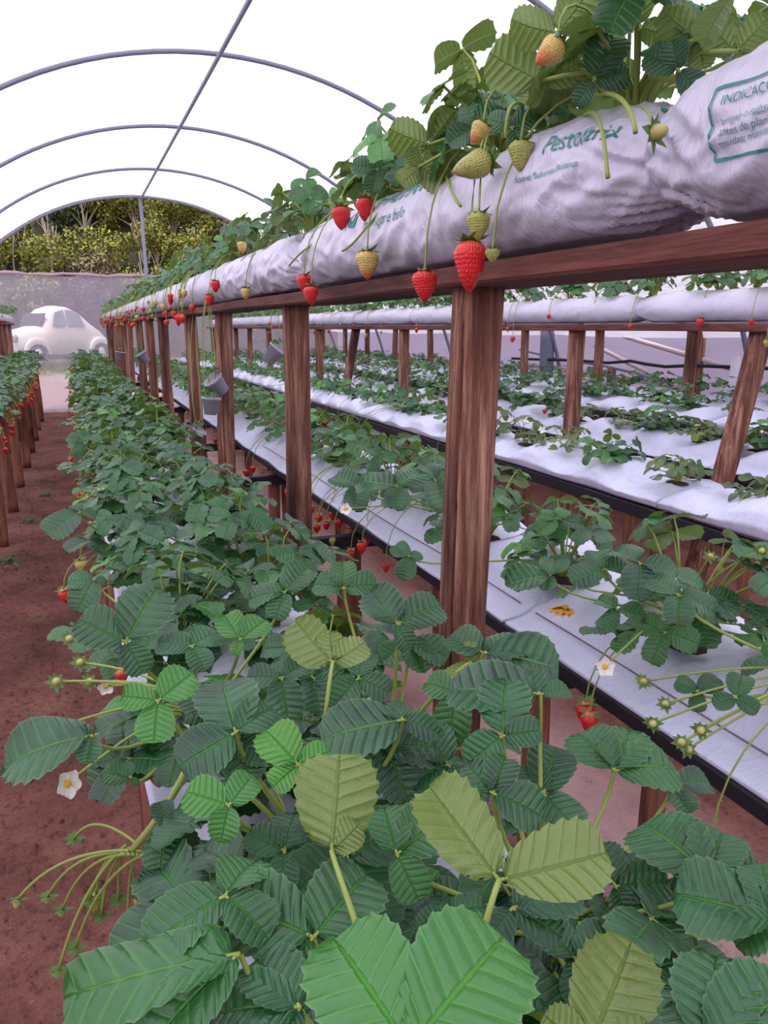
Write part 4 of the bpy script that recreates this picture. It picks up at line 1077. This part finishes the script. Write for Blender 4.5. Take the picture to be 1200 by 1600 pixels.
def shrub_geo(seed, n, R_, H_, ls):
    rg = random.Random(seed); g = Geo()
    blobs = [(Vector((rg.uniform(-.6, .6)*R_, rg.uniform(-.6, .6)*R_, H_*rg.uniform(.25, .85))), R_*rg.uniform(.3, .55)) for _ in range(9)]
    for q in range(n):
        c, r = rg.choice(blobs); d = Vector((rg.gauss(0, 1), rg.gauss(0, 1), rg.gauss(0, 1)+.2)).normalized(); p = c+d*r*rg.uniform(.6, 1.0)
        p.z = max(0.02, p.z)
        a = Vector((rg.gauss(0, 1), rg.gauss(0, 1), rg.gauss(0, .6))).normalized(); b = a.cross(d).normalized(); s = ls*rg.uniform(.6, 1.3)
        m = d*s*.25
        g.add([tuple(p), tuple(p+a*s*.5+b*s*.3+m), tuple(p+a*s), tuple(p+a*s*.5-b*s*.3+m)], [(0, 1, 2, 3)], [(0.5, 0.3, rg.random())]*4)
    st = Geo()
    for q in range(7):
        a = rg.uniform(0, 6.28); c, r = blobs[q]; tube(st, bez((0, 0, -.2), (0.1*math.cos(a), .1*math.sin(a), H_*.3), c*.7, c+Vector((0, 0, r*.6)), 6), [.05, .045, .04, .035, .03, .02, .012], 5)
    return g, st
def sh_mat(name, a, b_):
    m, nt, b = new_mat(name); at = N(nt, 'ShaderNodeAttribute', attribute_name='leafco'); sx = N(nt, 'ShaderNodeSeparateXYZ'); nt.links.new(at.outputs['Vector'], sx.inputs[0])
    nt.links.new(ramp(nt, sx.outputs[2], [(0, a), (1, b_)]), b.inputs['Base Color']); b.inputs['Roughness'].default_value = .7; return m
SHM = [sh_mat('yellow_green_shrub', (0.09, 0.11, 0.02), (0.34, 0.32, 0.04)), sh_mat('dark_green_shrub', (0.02, 0.035, 0.018), (0.08, 0.11, 0.045)), sh_mat('dry_brown_shrub', (0.06, 0.045, 0.03), (0.24, 0.17, 0.1))]
TW = plain('pale_twig', (0.42, 0.34, 0.27), 0.8)
desc3 = ['yellow-green bushy shrub on the hillside', 'dark green shrub on the hillside', 'dry brown shrub on the hillside']
SHV = {}
for mi in range(3):
    for v in range(3):
        gg, stg = shrub_geo(mi*10+v, 2800, 1.6, 2.2, 0.14); SHV[(mi, v)] = (gg.mesh('foliage', SHM[mi]), stg.mesh('branches', TW))
rg = random.Random(77); cn = [0, 0, 0]
sp = []
for row, y in enumerate((34, 36.5, 39, 42, 45.5, 49, 53)):
    xx = -8.0+rg.uniform(0, 2)
    while xx < 16+row:
        sp.append((xx, y+rg.uniform(-1, 1), row)); xx += rg.uniform(1.5, 2.3)
for (x, y, row) in sp:
    q = project((x, y, hz(x, y)+1))
    if not (-120 < q[0] < 520): continue
    mi = 0 if (row < 3 and rg.random() < .6) else rg.choice([1, 2, 2, 1] + ([0] if row < 4 else [])); v = rg.randrange(3); 
    vz = 'low' if row < 2 else ('halfway up' if row < 5 else 'high')
    grp = f'{desc3[mi]}, {vz}'.replace('shrub on', 'shrubs on')
    root = empty('hillside_shrub', (x, y, hz(x, y)-.2), f'{desc3[mi]} seen above the end wall, {vz} on the slope', 'shrub', grp)
    s = rg.uniform(.8, 1.25); root.scale = (s, s, s*rg.uniform(.9, 1.3)); root.rotation_euler = (0, 0, rg.uniform(0, 6))
    link('foliage', SHV[(mi, v)][0], root); link('branches', SHV[(mi, v)][1], root)
for q in range(16):
    x, y = rg.uniform(-3, 11), rg.uniform(33, 40); h = rg.uniform(2.2, 4.5); g = Geo(); tip = Vector((rg.uniform(-.4, .4), 0, h))
    tube(g, bez((0, 0, 0), (rg.uniform(-.2, .2), 0, h*.3), tip*.7, tip, 8), [.045-.004*k for k in range(9)], 5)
    for b_ in range(7):
        z0 = h*rg.uniform(.25, .9); a = rg.uniform(0, 6.28); l = rg.uniform(.4, 1.1); p0 = tip*(z0/h)
        tube(g, [p0, p0+Vector((math.cos(a)*l*.4, math.sin(a)*l*.4, l*.5)), p0+Vector((math.cos(a)*l*.55, math.sin(a)*l*.55, l))], [.018, .013, .006], 4)
    tag(link('bare_sapling', g.mesh('bare_sapling', TW), None, (x, y, hz(x, y)-.1)), 'thin bare pale sapling standing among the hillside shrubs', 'sapling', 'bare saplings on the hillside')

# old round-backed car seen through the end film
def car():
    p = at_y(85, 556, 29.0)
    root = empty('old_car', (p.x, 29.0, 0.22), 'old rounded cream white car behind the translucent end wall film', 'car')
    root.rotation_euler = (0, 0, math.radians(-140)); root.scale = (1.05, 1.05, 1.3)
    WHITE = plain('cream_car_paint', (0.72, 0.66, 0.6), 0.45); DK = plain('car_dark', (0.05, 0.05, 0.06), 0.4); TY = plain('tyre', (0.03, 0.03, 0.03), 0.9); GL = plain('car_glass', (0.25, 0.3, 0.33), 0.15)
    L = [(-2.0, .35, .45, .3), (-1.9, .62, .55, .5), (-1.5, .9, .68, .6), (-1.1, 1.12, .7, .66), (-.8, 1.34, .7, .7), (-.4, 1.48, .7, .7), (0, 1.5, .7, .7), (.35, 1.42, .7, .7), (.6, 1.2, .7, .7), (.8, .98, .68, .66), (1.3, .9, .58, .55), (1.7, .78, .45, .42), (1.95, .5, .3, .28)]
    g = Geo(); V = []; n = 20
    for (x, top, wl, wt) in L:
        for k in range(n):
            a = PI*k/(n-1); c, s = math.cos(a), math.sin(a)
            z = .28+(top-.28)*abs(s)**.6; f = 1-(.22 if top > 1 else .05)*max(0, (z-.85)/.65); V.append((x, math.copysign(wl*abs(c)**.45, c)*f, z))
    m = len(L); F = [(i*n+k, (i+1)*n+k, (i+1)*n+k+1, i*n+k+1) for i in range(m-1) for k in range(n-1)]+[tuple(range(n)), tuple((m-1)*n+k for k in range(n-1, -1, -1))]
    F += [(i*n, i*n+n-1, (i+1)*n+n-1, (i+1)*n) for i in range(m-1)]
    g.add(V, F); link('body', g.mesh('body', WHITE), root)
    for sx_ in (-1.25, 1.2):
        for sy in (-1, 1):
            g = Geo(); V = []
            for i in range(9):
                a = PI*i/8; 
                for j in range(7):
                    b_ = PI*j/6; r = .47*(0.75+.25*math.sin(b_)); V.append((sx_+r*math.cos(a)*1.05, sy*(.55+.27*math.sin(b_/2+.2)), .3+r*math.sin(a)*.95*(.75+.25*math.cos(b_/2))))
            g.add(V, [(i*7+j, i*7+j+1, (i+1)*7+j+1, (i+1)*7+j) for i in range(8) for j in range(6)]); link('fender', g.mesh('fender', WHITE), root)
            g = Geo(); tube(g, [(sx_, sy*.6, .3), (sx_, sy*.62, .3), (sx_, sy*.78, .3), (sx_, sy*.8, .3)], [.28, .31, .31, .2], 20); w_ = link('wheel', g.mesh('wheel', TY), root)
            g = Geo(); tube(g, [(sx_, sy*.79, .3), (sx_, sy*.82, .3)], [.16, .12], 14); link('hubcap', g.mesh('hubcap', WHITE), w_)
    for sy in (-1, 1):
        g = Geo(); P = [(-.75, .98), (-.62, 1.28), (-.35, 1.38), (-.1, 1.39), (-.1, .98)]; P2 = [(-.02, .98), (-.02, 1.39), (.3, 1.33), (.5, .98)]
        for Q in (P, P2):
            pts = [(x, sy*(.7*(1-.22*max(0, (z-.85)/.65))+.012), z) for x, z in Q]+[(x, sy*(.7*(1-.22*max(0, (z-.85)/.65))-.02), z) for x, z in Q]; k = len(Q)
            g.add(pts, [tuple(range(k)), tuple(range(2*k-1, k-1, -1))]+[(i, (i+1) % k, k+(i+1) % k, k+i) for i in range(k)])
        link('side_window', g.mesh('side_window', GL, False), root)
        g = Geo(); tube(g, [(1.72, sy*.52, .68), (1.82, sy*.52, .68)], [.1, .09], 14); link('headlight', g.mesh('headlight', GL), root)
    g = Geo(); g.add([(.8, -.52, 1.0), (.8, .52, 1.0), (.6, .5, 1.3), (.6, -.5, 1.3), (.77, -.52, .98), (.77, .52, .98), (.57, .5, 1.3), (.57, -.5, 1.3)], [(0, 1, 2, 3), (7, 6, 5, 4), (0, 4, 5, 1), (1, 5, 6, 2), (2, 6, 7, 3), (3, 7, 4, 0)]); link('windscreen', g.mesh('windscreen', DK, False), root)
    g = Geo(); tube(g, bez((2.0, -.75, .4), (2.15, -.4, .4), (2.15, .4, .4), (2.0, .75, .4), 10), .05, 8); link('bumper', g.mesh('bumper', WHITE), root)
car()
g = Geo(); gt = random.Random(9)
for q in range(900):
    x, y = gt.uniform(-3, 5), gt.uniform(26.5, 29); z = 0.1+0.06*(y-26)
    h = gt.uniform(.15, .45); a = gt.uniform(0, 6.28); g.add([(x-.02*math.cos(a), y-.02*math.sin(a), z-.1), (x+.02*math.cos(a), y+.02*math.sin(a), z-.1), (x+gt.uniform(-.1, .1), y, z+h)], [(0, 1, 2)], [(0, 0, gt.random())]*3)
tag(link('yard_grass', g.mesh('yard_grass', SHM[0])), 'tall green grass before the old car', 'grass', None, 'stuff')
